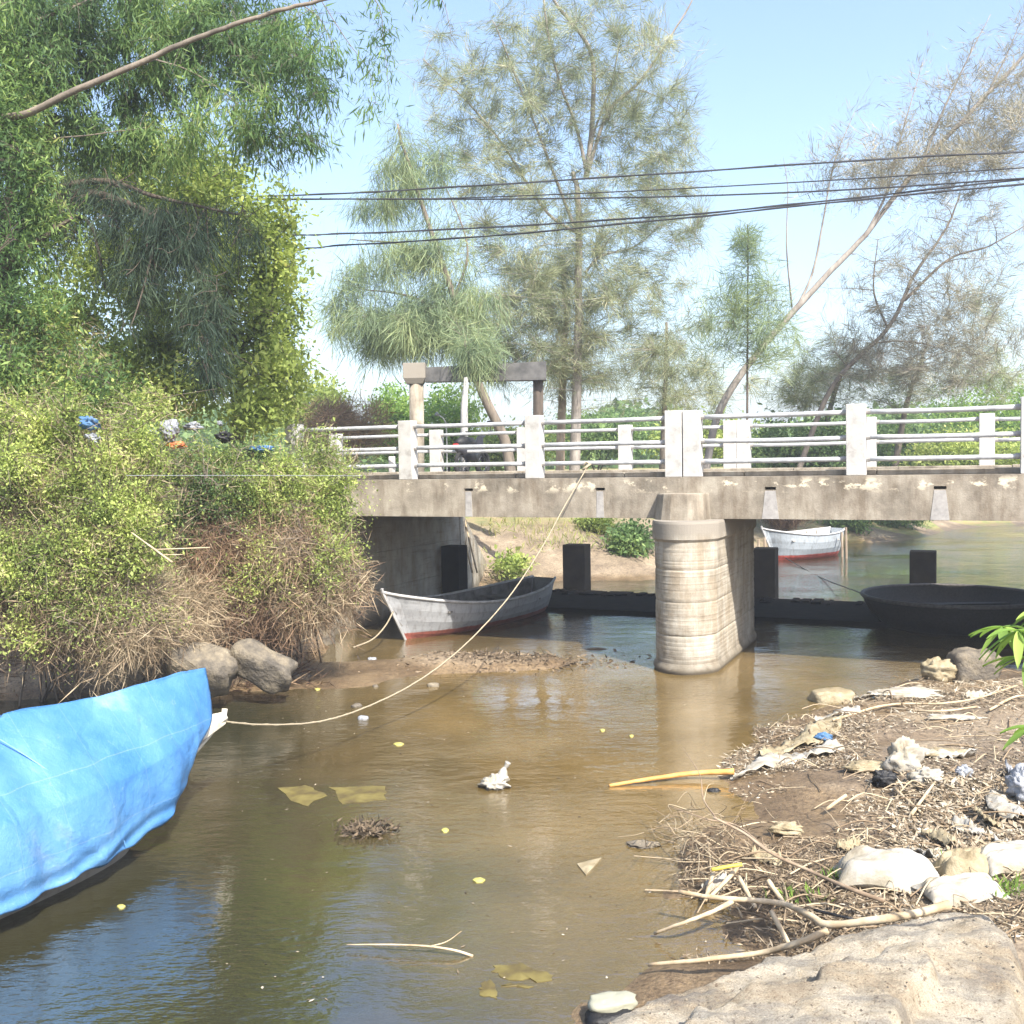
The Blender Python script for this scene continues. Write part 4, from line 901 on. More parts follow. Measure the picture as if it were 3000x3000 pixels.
# distant tree line filling the horizon
for k, (x, y, D, rx, ry, mt, lab) in enumerate([
    (930, 1190, 34, 90, 90, 'leaf_yellow', 'yellow green round bush seen above the leftmost railing bay'), (1010, 1250, 30, 130, 80, 'dry_red', 'brown dried bush behind the leftmost railing bay'),
    (1150, 1220, 40, 60, 90, 'leaf_bright', 'bright green bush left of the gantry pillar'), (1310, 1230, 38, 100, 110, 'leaf_bright', 'bright green bush right of the gantry pillar'),
    (1750, 1260, 42, 160, 60, 'leaf_green', 'low green bush behind the casuarina trunks'), (2060, 1270, 40, 150, 60, 'leaf_shrub', 'pale green bush behind the bridge posts at the pier'),
    (2350, 1310, 33, 160, 100, 'leaf_green', 'dark green bush behind the railing right of the pier'), (2650, 1290, 38, 200, 100, 'leaf_green', 'wide dark green bush behind the right railing bays'),
    (2900, 1200, 42, 170, 110, 'leaf_bright', 'sunlit green bush above the railing at the right edge'), (2850, 1330, 34, 200, 70, 'leaf_shrub', 'light green thicket behind the last railing bay'),
    (1500, 1300, 36, 130, 50, 'leaf_shrub', 'low straw coloured bush behind the middle railing bay')]):
    b0 = base(x, D); tp = at(x, y, D)
    lim = [([b0, (b0+tp)/2+[.1, 0, 0], tp], .05, .02)]+[([b0, (b0+at(x+q, y, D))/2+[0, 0, .2], at(x+q, y-20, D)], .035, .012) for q in (-rx*.5, rx*.5)]
    lf = broad(m=20, L=.13, W=.075, spread=.2, p=4) if mt != 'dry_red' else need(m=16, L=.35, W=.014, g=-.3, tw=.7)
    plant('bush', lab, 'bush', lim, [Bl(x, y, D, rx, ry, 1.6), Bl(x-rx*.4, y+ry*.5, D, rx*.7, ry*.7, 1.5), Bl(x+rx*.4, y+ry*.5, D, rx*.7, ry*.7, 1.5)], 12, 520, lf, M['bark_dark'], M[mt], group='bushes beyond the bridge', zmin=1.4, barkname='stems', leafname='foliage')
# plants on the far water edge
for k, (x, y, D, rx, ry, mt, lab) in enumerate([(2480, 1545, 36, 60, 40, 'leaf_green', 'dark bush at the water right of the beached boat'), (2600, 1550, 38, 110, 42, 'leaf_green', 'broad dark bush overhanging the far water edge'),
    (1850, 1580, 27, 65, 45, 'leaf_green', 'green shrub on the earth bank just left of the pier'), (1500, 1655, 24.8, 60, 18, 'leaf_shrub', 'small weed patch behind the stern of the grey boat'), (2300, 1530, 34, 60, 30, 'dry_red', 'brown brush behind the beached boat'),
    (2900, 1500, 52, 130, 30, 'dry', 'straw coloured reeds on the farthest water edge'), (1740, 1560, 29, 40, 25, 'leaf_shrub', 'pale green weeds high on the earth bank under the bridge')]):
    g0 = at(x, y+ry, D); 
    g0[2] = max(0.0, float(height(g0[0], g0[1])))-.05
    lim = [([g0, g0+[.05, 0, .2], at(x, y, D)], .03, .01)]
    lf = broad(m=18, L=.1, W=.06, spread=.12) if 'leaf' in mt else need(m=14, L=.4, W=.015, g=-.8, tw=.3)
    plant('bush', lab, 'bush', lim, [Bl(x, y, D, rx, ry, .9)], 10, 60 if k == 3 else 260, lf, M['bark_dark'], M[mt], zmin=g0[2]+.02, barkname='stems', leafname='foliage')

mb = MB(); n = 26000
C = np.stack([rng.uniform(-7, 20, n), rng.uniform(23.5, 42, n), np.zeros(n)], 1); C[:, 2] = height(C[:, 0], C[:, 1]); f_ = vnoise(C[:, 0]*.7, C[:, 1]*.7, 77)
k = (C[:, 2] > .55) & (f_+rng.random(n)*.3 > .55); C = C[k]; n = len(C)
mb.leaves(C, rng.normal(size=(n, 3))*.45+[0, 0, .9], rng.uniform(.12, .38, n), rng.uniform(.015, .035, n), np.clip(f_[k]*.5+rng.random(n)*.5, 0, 1))
tag(mb.build('grass', leafmat('straw_and_green_grass', [(0, (.34, .28, .15)), (.5, (.3, .3, .11)), (1, (.17, .26, .06))], .3, 1.4, .8, gain=1.0)), 'straw and green grass on the earth bank beyond the bridge', kind='stuff')
# far woods: long uncountable tree belt
mb = MB(); n = 60000
ang = rng.uniform(-.75, .75, n); Dd = rng.uniform(62, 90, n); X = np.tan(ang)*Dd
hh = 2.6+3.0*vnoise(X*.12+50, Dd*0+1, 5)+1.0*vnoise(X*.6+50, Dd*0, 6)
Zz = 1.2+hh*rng.random(n)**.6
mb.leaves(np.stack([X, Dd, Zz], 1), rng.normal(size=(n, 3)), .55, .4, np.clip(vnoise(X*.8+99, Zz*1.5, 8)*.7+rng.random(n)*.4, 0, 1))
tag(mb.build('distant_woods', M['leaf_green']), 'low green belt of far trees along the horizon', 'woods', kind='stuff')

# ---------------- left side
DB = 17
lim = [([base(700, DB, 2.0), at(690, 1100, DB), at(660, 850, DB), at(620, 650, DB)], .14, .05), ([at(690, 1050, DB), at(780, 900, DB), at(820, 740, DB)], .06, .02), ([at(670, 900, DB), at(560, 760, DB), at(500, 600, DB)], .06, .02)]
bl = [Bl(520, 520, DB, 190, 120, 1.2), Bl(640, 640, DB, 210, 150, 1.3), Bl(770, 760, DB, 100, 170, 1.2), Bl(650, 900, DB, 210, 170, 1.3), Bl(790, 980, DB, 90, 110, 1), Bl(560, 1100, DB, 260, 130, 1.3), Bl(830, 1110, DB-1, 80, 90, .9), Bl(760, 1200, DB-1, 110, 80, .9), Bl(300, 1000, DB, 250, 250, 1.3), Bl(330, 640, DB+1, 200, 160, 1.3)]
plant('broadleaf_tree', 'dense yellow green leafy tree beside the left end of the bridge', 'tree', lim, bl, 90, 4700, broad(m=17, L=.085, W=.045, spread=.14), M['bark_dark'], M['leaf_yellow'])
RAG[0] = .5
# dark casuarina limb hanging in front of it
DD = 13.5
lim = [([base(-150, DD, 2.0), at(-60, 1100, DD), at(40, 800, DD), at(120, 560, DD), at(180, 300, DD)], .16, .06),
       ([at(90, 620, DD), at(220, 570, DD), at(350, 590, DD), at(500, 680, DD), at(620, 900, DD)], .07, .02),
       ([at(110, 560, DD), at(300, 530, DD), at(480, 580, DD), at(700, 620, DD)], .05, .015),
       ([at(60, 740, DD), at(180, 640, DD), at(260, 660, DD), at(290, 850, DD)], .05, .015)]
bl = [Bl(430, 640, DD, 210, 70, .7), Bl(540, 730, DD, 160, 90, .7), Bl(400, 780, DD, 120, 170, .7), Bl(600, 900, DD, 80, 160, .5), Bl(700, 670, DD, 110, 60, .5, .6), Bl(120, 640, DD, 130, 110, .7), Bl(620, 1080, DD, 60, 110, .5, .7), Bl(240, 560, DD, 160, 60, .7, .8)]
plant('casuarina_tree', 'dark weeping casuarina limb hanging before the yellow green tree', 'tree', lim, bl, 130, 800, need(m=26, L=.2, W=.0075, g=.9, tw=.8, rnd=.3, spread=.08, p=2.6, reach=.9), M['bark_dark'], M['needle_dark'], up=-.6)
RAG[0] = .24
# green mass at the far left
DG = 12.5
lim = [([base(-60, DG, 2.0), at(-20, 900, DG), at(30, 600, DG), at(60, 300, DG)], .12, .05), ([at(0, 800, DG), at(120, 700, DG), at(220, 640, DG)], .05, .02)]
bl = [Bl(30, 560, DG, 140, 220, .8), Bl(40, 950, DG, 160, 200, .8), Bl(200, 1120, DG, 190, 100, .8, .8), Bl(20, 300, DG, 120, 250, .8)]
plant('broadleaf_tree', 'shaded green tree filling the far left edge behind the shrubs', 'tree', lim, bl, 60, 1700, broad(m=20, L=.075, W=.018, spread=.12, g=.5), M['bark_dark'], M['bamboo_leaf'])
# bamboo
DM = 13
lim = [([base(-500, DM, 1.6), at(-350, 800, DM), at(-120, 400, DM-.6), at(80, 330, DM-.9), at(220, 262, DM-1), at(420, 175, DM-1), at(600, 100, DM-1), at(780, 40, DM-1), at(930, -5, DM-1), at(1150, -60, DM-1)], .052, .016),
       ([at(440, 170, DM), at(560, 210, DM), at(680, 290, DM), at(780, 400, DM)], .012, .004),
       ([at(60, -40, DM), at(58, 120, DM), at(50, 240, DM), at(52, 360, DM), at(75, 450, DM)], .012, .005),
       ([at(-100, 500, DM), at(100, 420, DM), at(280, 395, DM), at(430, 375, DM)], .015, .004),
       ([at(-200, 200, DM), at(100, 60, DM), at(400, -40, DM), at(700, -100, DM)], .03, .01),
       ([at(880, 10, DM), at(940, 60, DM), at(985, 160, DM)], .008, .003), ([at(1060, -40, DM), at(1110, 20, DM), at(1125, 130, DM), at(1140, 280, DM)], .006, .003),
       ([at(940, 0, DM), at(1010, 110, DM), at(1080, 210, DM), at(1100, 300, DM)], .006, .003), ([at(1250, -60, DM), at(1300, 10, DM), at(1325, 110, DM)], .006, .003)]
bl = [Bl(330, 100, DM+.7, 380, 190, .8, 1.0), Bl(700, 130, DM+.6, 270, 170, .7, .8), Bl(860, 230, DM, 150, 200, .6, .45), Bl(700, 380, DM, 250, 130, .7, .38), Bl(300, 370, DM+.9, 330, 160, .7, .8), Bl(920, 440, DM, 80, 70, .3, .2),
      Bl(1110, 140, DM, 60, 170, .3, .22), Bl(1080, 330, DM, 70, 30, .2, .15), Bl(1240, 0, DM, 60, 20, .2, .3), Bl(60, 430, DM, 100, 100, .5, .8), Bl(100, 100, DM, 160, 200, .8, 1.1)]
BAM = dict(m=17, L=.115, W=.0155, spread=.08, g=.9, tw=.4, rnd=.55, p=3, along=.8, reach=.3, twig=.9)
plant('bamboo', 'overhanging bamboo with narrow leaves and one long grey stem at the top left', 'bamboo', lim, bl, 170, 3900, BAM, M['bark_grey'], M['bamboo_leaf'], up=-.3, twig_r=.003, barkname='stems', leafname='foliage', secr=.01)

# left bank shrubs
def shrub(label, bls, n2, nc, D, bx, by, ml, lf, mw='bark_grey', bz=None, group='shrubs on the left bank', nm='shrub', **kw):
    g0 = at(bx, by, D+kw.pop('back', .75)); g0[2] = float(height(g0[0], g0[1]))-.05 if bz is None else bz
    lim = []
    for b in bls[:5]: lim.append(([g0+rng.normal(size=3)*[.15, .1, 0], (g0+b[0])/2+[0, 0, .15], b[0]], .014, .006))
    T = plant(nm, label, 'shrub', lim, bls, n2, nc, lf, M[mw], M[ml], group=group, barkname='stems', leafname='foliage', **kw)
    if ml.startswith('leaf'):
        n = int(nc*2.0); C = sample(bls, n, 3.0); C[:, 2] -= .05; idx = rng.integers(0, max(1, n//9), n); Cc = C[idx]+rng.normal(size=(n, 3))*.07
        D = rng.normal(size=(n//9+1, 3))[idx]*.6+rng.normal(size=(n, 3))*.4+[0, 0, .25]
        mb = MB(); mb.leaves(Cc, D, rng.uniform(.08, .3, n), rng.uniform(.004, .008, n), rng.random(n)); mb.build('dry_stems', M['dry'], T)
    return T
RAG[0] = .36
SB = broad(m=26, L=.034, W=.018, spread=.08, twig=.5, p=3.4, vf=3)
shrub('pale green shrub spilling over the bank above the blue tarpaulin', [Bl(150, 1250, 12, 260, 120, .7), Bl(330, 1380, 11.7, 190, 150, .6), Bl(100, 1430, 11.7, 190, 170, .6), Bl(380, 1560, 11.4, 120, 130, .4, .9), Bl(60, 1650, 11.5, 130, 130, .4, .7), Bl(250, 1600, 11.5, 180, 140, .5, .5)],
      60, 3600, 12, 100, 1650, 'leaf_shrub', SB)
shrub('sunlit green shrub below the left end of the railing', [Bl(700, 1440, 13.4, 230, 110, .6), Bl(930, 1450, 13.8, 120, 150, .5), Bl(960, 1600, 13.6, 90, 120, .4, .7), Bl(600, 1400, 13.2, 130, 90, .5), Bl(960, 1340, 14.2, 90, 70, .4, .5), Bl(820, 1550, 13.4, 160, 100, .4, .5)],
      50, 2900, 13.6, 800, 1700, 'leaf_shrub', broad(m=24, L=.036, W=.019, spread=.085, dv=-.1, p=3.4, vf=3))
shrub('dark green shrub in the hollow between the two pale ones', [Bl(560, 1480, 13, 150, 120, .4), Bl(450, 1330, 12.8, 140, 60, .4, .6), Bl(700, 1330, 13.6, 160, 40, .5, .5)], 20, 900, 13, 560, 1650, 'leaf_green', SB)
shrub('green shrub with feathery tips at the upper left bank', [Bl(100, 1090, 12.8, 190, 110, .6), Bl(330, 1180, 13, 160, 70, .5, .7), Bl(60, 960, 12.6, 120, 80, .5, .6)], 30, 1500, 12.8, 120, 1400, 'leaf_shrub', broad(m=16, L=.055, W=.022, spread=.09))
DRY = dict(m=26, L=.19, W=.0062, spread=.11, g=.35, tw=.4, rnd=.75, p=3.5, along=.9, reach=.4, twig=.9)
shrub('curtain of pale dried stems hanging at the far left above the tarpaulin', [Bl(120, 1780, 11.7, 200, 150, .4), Bl(330, 1850, 11.6, 170, 90, .35), Bl(60, 1560, 11.8, 130, 160, .35, .5), Bl(300, 1700, 11.7, 150, 120, .35, .8)], 60, 1500, 11.8, 150, 1500, 'dry', DRY, up=-.7, back=1.3, group='dried brush on the left bank', nm='dry_brush')
shrub('brown dried brush hanging over the wing wall left of the bridge', [Bl(760, 1640, 13.3, 210, 130, .45), Bl(900, 1730, 13.4, 120, 100, .35), Bl(780, 1800, 13.1, 170, 80, .35, .7), Bl(600, 1620, 13, 100, 120, .35, .5)], 60, 1500, 13.4, 800, 1500, 'dry_red', DRY, up=-.7, back=1.3, group='dried brush on the left bank', nm='dry_brush')
shrub('straw coloured brush tips over the dark wall beside the abutment', [Bl(860, 1740, 13.1, 150, 70, .3), Bl(950, 1700, 13.4, 90, 80, .25), Bl(840, 1640, 12.95, 120, 60, .2, .6)], 20, 750, 13.3, 880, 1600, 'dry', DRY, up=-.7, back=1.3, group='dried brush on the left bank', nm='dry_brush')
shrub('tangle of dry stalks with green tips beside the slanting rock', [Bl(480, 1850, 12.3, 130, 60, .3), Bl(380, 1780, 12, 110, 90, .3), Bl(560, 1760, 12.6, 90, 60, .3)], 30, 700, 12.3, 450, 1800, 'dry', DRY, up=-.5, back=1.0, group='dried brush on the left bank', nm='dry_brush')
shrub('loose green sprigs growing through the dried stems above the tarpaulin', [Bl(200, 1760, 11.3, 230, 180, .25), Bl(430, 1800, 11.9, 140, 110, .25, .6), Bl(60, 1700, 11.3, 120, 150, .25)], 25, 420, 11.6, 200, 1800, 'leaf_shrub', SB)
shrub('thin green sprigs among the brown brush left of the bridge', [Bl(800, 1680, 12.9, 200, 130, .25), Bl(950, 1640, 13.1, 100, 120, .25)], 20, 300, 13.1, 800, 1750, 'leaf_shrub', SB)
# ground mat of roots at the foot of the left bank
mb = MB(); n = 5200; px = rng.uniform(-120, 900, n); py = rng.uniform(1900, 2070, n)
C = np.array([gp(a, b) for a, b in zip(px[:900], py[:900])]); C = C[rng.integers(0, 900, n)]+rng.normal(size=(n, 3))*[.12, .08, .02]
C[:, 2] = height(C[:, 0], C[:, 1])+.01; k = C[:, 2] > .02; C = C[k]; n = len(C)
mb.leaves(C, rng.normal(size=(n, 3))*[1, 1, .35]+[0, 0, .15], rng.uniform(.06, .4, n), rng.uniform(.006, .02, n), rng.random(n)**1.3)
tag(mb.build('dead_roots_and_stalks', M['dry_red']), 'brown dead roots and stalks matted along the foot of the left bank', 'debris', kind='stuff')

# ------------------------------------------------------------------ rocks on the left bank
def rock(label, c, size, rz, mat, seed, name='rock', tilt=(0, 0), flat=.0, cat='rock', group=None):
    a = np.linspace(0, math.pi, 15); b = np.linspace(0, 2*math.pi, 25)[:-1]; rows = []
    Rm = np.array(Matrix.Rotation(rz, 3, 'Z') @ Matrix.Rotation(tilt[0], 3, 'X') @ Matrix.Rotation(tilt[1], 3, 'Y'))
    for u in a:
        r = []
        for w in b:
            v = np.array([math.sin(u)*math.cos(w), math.sin(u)*math.sin(w), math.cos(u)])
            v = np.sign(v)*np.abs(v)**(.42 if name == 'rock' else .62)
            k = 1+.22*float(fbm(np.array(v[0]*2.1+seed), np.array(v[1]*2.1+v[2]*1.7), 4, seed))*2
            r.append(c+Rm@(v*size*k))
        rows.append(r)
    mb = MB(); mb.grid(rows, wrap=True); o = mb.build(name, mat, smooth=True); return tag(o, label, cat, group)
rock('tilted flat grey slab right behind the tip of the blue tarpaulin', at(585, 1960, 12.2), np.array([.4, .22, .3]), -.15, M['stone'], 3, tilt=(.55, .35), group='slabs on the left bank')
rock('rounded oblong boulder leaning beside the slab at the waterline', at(765, 1950, 12.45), np.array([.4, .2, .22]), -.2, M['stone'], 8, tilt=(.3, .55), group='slabs on the left bank')
rock('dark mossy block half buried at the far left of the bank', atz(80, 1905, .35), np.array([.5, .3, .25]), .2, M['stone'], 12, group='slabs on the left bank')
rock('brown wet rock at the end of the left bank', atz(875, 1990, .03), np.array([.16, .1, .08]), .2, M['stone'], 22)
rng2 = np.random.default_rng(5)
for k, (x, y, s) in enumerate(((1090, 1932, .05), (1045, 2070, .05), (1100, 2012, .035), (1063, 2105, .045), (1350, 1925, .04), (1180, 1950, .03), (1270, 2010, .06))):
    p = atz(x, y, .0); rock(['white stone in the shallows below the grey boat', 'brown stone near the left end of the sagging rope', 'tiny stone under the middle of the sagging rope', 'pale round stone on the river bed beneath the rope', 'dark pebble on the mud bar', 'small brown pebble left of the mud bar', 'flat brown stone at the left end of the mud bar'][k],
         p, np.array([s*1.3, s, s*.7]), k, M['white_plastic'] if k in (0, 3) else M['stone'], 40+k, name='stone', cat='stone')
# driftwood mud-bar debris
mb = MB(); n = 900; C = np.stack([BAR[0]+rng.normal(size=n)*.75-.2, BAR[1]+rng.normal(size=n)*.28, np.zeros(n)], 1); C[:, 2] = np.maximum(height(C[:, 0], C[:, 1]), 0)+.006
mb.leaves(C, rng.normal(size=(n, 3))*[1, 1, .3]+[0, 0, .1], rng.uniform(.03, .14, n), rng.uniform(.01, .04, n), rng.random(n)*.5)
tag(mb.build('river_debris', M['litter']), 'dark leaf and twig debris stranded on the mud bar', 'debris', kind='stuff')

# ------------------------------------------------------------------ litter on left bank
def crumple(label, c, size, mat, seed, name='plastic_bag', cat='bag', group=None, rz=0., amp=.5, freq=2.5, pinch=0.):
    a = np.linspace(0.02, math.pi-.02, 26); b = np.linspace(0, 2*math.pi, 41)[:-1]; rows = []
    Rm = np.array(Matrix.Rotation(rz, 3, 'Z'))
    for u in a:
        r = []
        for w in b:
            v = np.array([math.sin(u)*math.cos(w), math.sin(u)*math.sin(w), math.cos(u)])
            f1 = float(fbm(np.array(v[0]*freq+seed*3.1+v[2]), np.array(v[1]*freq+v[2]*freq), 5, seed))
            f2 = abs(float(fbm(np.array(v[0]*freq*1.7+9), np.array(v[2]*freq*1.7+v[1]), 4, seed+5)))
            q = v*size*(1+amp*f1*2-amp*f2*1.2)
            if pinch:
                e = abs(v[0])**1.5; q = np.array([np.sign(v[0])*abs(v[0])**.7*size[0], q[1]*(1-pinch*e*(v[0] > 0)), q[2]*(1-pinch*.7*e)+.006*math.sin(v[0]*11+v[1]*4+seed)*(1+2*e)+.01*math.sin(v[1]*15*(1+e)+v[0]*3)*e*2])
            r.append(c+Rm@q)
        rows.append(r)
    mb = MB(); mb.grid(rows, wrap=True); return tag(mb.build(name, mat, smooth=True), label, cat, group)
for k, (x, y, D, sx, sz, mt, lab) in enumerate([(262, 1238, 11.2, .12, .09, 'blue_plastic', 'faded blue plastic bag among the pale green shrub'), (275, 1285, 11.2, .09, .07, 'white_plastic', 'pale grey scrap just below the faded blue bag'),
    (495, 1262, 12.2, .12, .16, 'white_plastic', 'large crumpled grey white bag above the orange scrap'), (520, 1305, 12.1, .12, .05, 'orange_plastic', 'orange red scrap below the grey white bag'),
    (568, 1249, 12.4, .11, .06, 'white_plastic', 'small white bowl shaped bag right of the large grey one'), (655, 1280, 12.8, .12, .08, 'black', 'black bag lying in the brown grass'), (448, 1270, 12.2, .07, .06, 'white_plastic', 'small pale scrap left of the large crumpled bag'),
    (765, 1316, 13.2, .2, .05, 'blue_plastic', 'dark blue plastic sheet below the white end post'), (645, 1240, 12.8, .03, .04, 'white_plastic', 'tiny white cup on top of the black bag')]):
    crumple(lab, at(x, y, D+.25), np.array([sx*.9, .1, sz*.85]), M[mt], 60+k, amp=.8, group='rubbish along the top of the left bank')
STK = thing('dead_branch', 'bleached dead stick poking out over the left bank', 'branch', tuple(at(390, 1565, 11)))
mb = MB(); mb.tube(bez([at(385, 1560, 11), at(440, 1600, 10.9), at(505, 1648, 10.9)], 5), [.008]*5+[.012]*5+[.016], 6)
mb.tube([at(455, 1610, 10.9), at(540, 1607, 11), at(615, 1604, 11.1)], .007, 5); mb.tube([at(480, 1625, 10.9), at(535, 1625, 11)], .006, 5); mb.build('stick', M['wood_pale'], STK, smooth=True)

# ------------------------------------------------------------------ right bank
def polymesh_slab():
    pts = [atz(*p, .62)[:2] for p in [(1500, 3200), (1660, 3030), (1830, 2905), (2060, 2820), (2290, 2760), (2500, 2690), (2740, 2625), (2890, 2620), (2950, 2720), (2975, 3000), (3020, 3500), (1500, 3500)]]
    Pp = np.array(pts)
    def sdp(X, Y):
        d2 = np.full(X.shape, 1e9); ins = np.zeros(X.shape, bool); n = len(Pp)
        for i in range(n):
            ax_, ay = Pp[i]; bx, by = Pp[(i+1) % n]; ex, ey = bx-ax_, by-ay
            t = np.clip(((X-ax_)*ex+(Y-ay)*ey)/(ex*ex+ey*ey), 0, 1); d2 = np.minimum(d2, (X-ax_-t*ex)**2+(Y-ay-t*ey)**2)
            ins ^= ((ay > Y) != (by > Y)) & (X < (bx-ax_)*(Y-ay)/(by-ay if by != ay else 1e-9)+ax_)
        return np.where(ins, 1, -1)*np.sqrt(d2)
    X, Y = np.meshgrid(np.linspace(-.3, 3.0, 230), np.linspace(2.0, 5.9, 260)); d = sdp(X, Y)+.07+fbm(X*5, Y*5, 5, 50)*.14
    z = .62*sm(-.09, .06, d)+.05*sm(0, .5, d)+fbm(X*3, Y*3, 6, 51)*.09*sm(-.1, .2, d)+fbm(X*14, Y*14, 5, 52)*.05*sm(-.1, .1, d)
    # worn ledge with a step
    z = z-.10*sm(.05, -.05, d-.42-fbm(X*2, Y*2, 4, 53)*.5)*sm(-.02, .06, d)
    z = np.where(d < -.1, -.4, z)
    mm, t, b = newmat('weathered_sandy_concrete')
    v = coords(t, 'pos')
    c = ramp(t, noise(t, v, 2.6, 8, .68), [(.3, (.28, .21, .14)), (.45, (.44, .37, .27)), (.58, (.56, .5, .4)), (.75, (.5, .47, .41))])
    sk = ramp(t, noise(t, v, 42, 4, .7), [(.33, (.35, .28, .24)), (.42, (1, 1, 1))]); c = mix(t, .85, c, sk, 'MULTIPLY')
    st = ramp(t, noise(t, coords(t, 'pos', (.6, 2.2, 1)), 2.1, 6, .65), [(.5, (0, 0, 0)), (.58, (1, 1, 1))]); c = mix(t, mix(t, .5, (0, 0, 0), st), c, (.16, .16, .16))
    t.links.new(c, b.inputs['Base Color']); b.inputs['Roughness'].default_value = .9
    fg = ramp(t, noise(t, v, 130, 3, .7), [(.35, (.6, .55, .5)), (.6, (1.15, 1.15, 1.12))]); c2 = mix(t, .7, c, fg, 'MULTIPLY'); t.links.new(c2, b.inputs['Base Color'])
    bump(t, b, mix(t, .5, noise(t, v, 24, 10, .8), noise(t, v, 95, 5, .75)), 1.0, .04)
    kk = np.argwhere((d > .02) & (z > .3)); kk = kk[rng.choice(len(kk), 420)]; pb = MB()
    for i, j in kk:
        p = np.array([X[i, j], Y[i, j], z[i, j]])+rng.normal(size=3)*[.006, .006, 0]; r = rng.uniform(.003, .011); V = np.array([[1, 0, 0], [0, 1, 0], [-1, 0, 0], [0, -1, 0], [0, 0, .8], [0, 0, -.8]])*r*rng.uniform(.7, 1.3, (6, 1))+p
        pb.add(V, None, [[0, 1, 4], [1, 2, 4], [2, 3, 4], [3, 0, 4], [1, 0, 5], [2, 1, 5], [3, 2, 5], [0, 3, 5]])
    tag(pb.build('pebbles', M['stone']), 'tiny dark pebbles and crumbs on the concrete block', kind='stuff')
    mb = MB(); mb.grid(np.stack([X, Y, z], -1))
    tag(mb.build('concrete_slab', mm, smooth=True), 'big weathered sandy concrete block in the bottom right foreground', 'slab')
polymesh_slab()
rock('flat pale green stone plate at the water by the concrete block', atz(1795, 2935, .1), np.array([.13, .07, .03]), .25, M['stone_green'], 71, name='stone', cat='stone')
rock('black wet stone under the pale green plate', atz(1790, 2985, .03), np.array([.13, .09, .06]), .2, M['black'], 72, name='stone', cat='stone')
rock('yellowish flat boulder in the water before the mound', atz(2437, 2042, .04), np.array([.25, .16, .09]), .1, M['plastic_yellow'], 73)
rock('brown crumbly lump at the top of the right bank', gp(2850, 1985, .12), np.array([.3, .22, .24]), .1, M['stone'], 74)

def litter(px0, px1, py0, py1, n, val, L=(.03, .14), Wd=(.008, .03), up=.2, dens=None):
    A = rng.uniform(px0, px1, n); B = rng.uniform(py0, py1, n)
    C = np.array([atz(a, b, .15) for a, b in zip(A, B)])
    C[:, 2] = height(C[:, 0], C[:, 1])
    k = C[:, 2] > .0; C = C[k]; n = len(C)
    if dens is not None:
        f_ = vnoise(C[:, 0]*2.2+40, C[:, 1]*2.2, 91)+rng.random(n)*.5; k = f_ > dens; C = C[k]; n = len(C)
    # the smooth wet mud patch stays bare
    C[:, 2] += rng.random(n)*.03
    v = np.clip(val[0]+(val[1]-val[0])*rng.random(n), 0, 1)
    D_ = rng.normal(size=(n, 3))*[1, 1, .22]; D_[:, 2] += up
    return C, D_, rng.uniform(*L, n), rng.uniform(*Wd, n), v, rng.normal(size=(n, 3))*.45+[0, 0, 1.]
mb = MB()
mb.leaves(*litter(1950, 3200, 1950, 2290, 12000, (.1, 1.), (.015, .08), (.005, .02), .0, dens=.68))
mb.leaves(*litter(2480, 3200, 2230, 2760, 12000, (.1, 1.), (.012, .07), (.005, .02), .0, dens=.6))
mb.leaves(*litter(2620, 3200, 2290, 2570, 14000, (.25, 1.), (.02, .1), (.008, .032), .14))
mb.leaves(*litter(1980, 2520, 2440, 2760, 7000, (.0, .7), (.02, .11), (.004, .014), .1, dens=.6))
mb.leaves(*litter(2130, 2560, 2100, 2240, 3600, (.1, 1.), (.02, .12), (.005, .018), .1))
mb.leaves(*litter(2450, 3150, 1980, 2110, 3200, (.2, 1.), (.03, .16), (.006, .02), .08, dens=.6))
tag(mb.build('dry_litter', M['litter']), 'bleached dead leaves, chips and grass strewn over the right bank', 'litter', kind='stuff')
mb = MB()
for k in range(620):
    x = rng.uniform(1960, 3100); y = rng.uniform(1980, 2740); p = gp(x, y)
    if 2110 < x < 2520 and 2265 < y < 2430 and rng.random() < .9: continue
    if p[2] < .0: continue
    a = rng.uniform(0, math.pi*2); L_ = rng.uniform(.1, .5); dv = np.array([math.cos(a), math.sin(a), 0])*L_
    q = [p+[0, 0, .02], p+dv*.5+[0, 0, rng.uniform(.02, .09)]+rng.normal(size=3)*.02, p+dv+[0, 0, .015]]
    for e in (0, 1, 2): q[e][2] = max(q[e][2], float(height(q[e][0], q[e][1]))+.01)
    mb.tube(bez(q, 3), rng.uniform(.002, .007), 4, cap=False, val=rng.uniform(.2, 1))
tag(mb.build('scattered_twigs', M['dry']), 'thin dry twigs lying tangled over the right bank', 'twigs', kind='stuff')

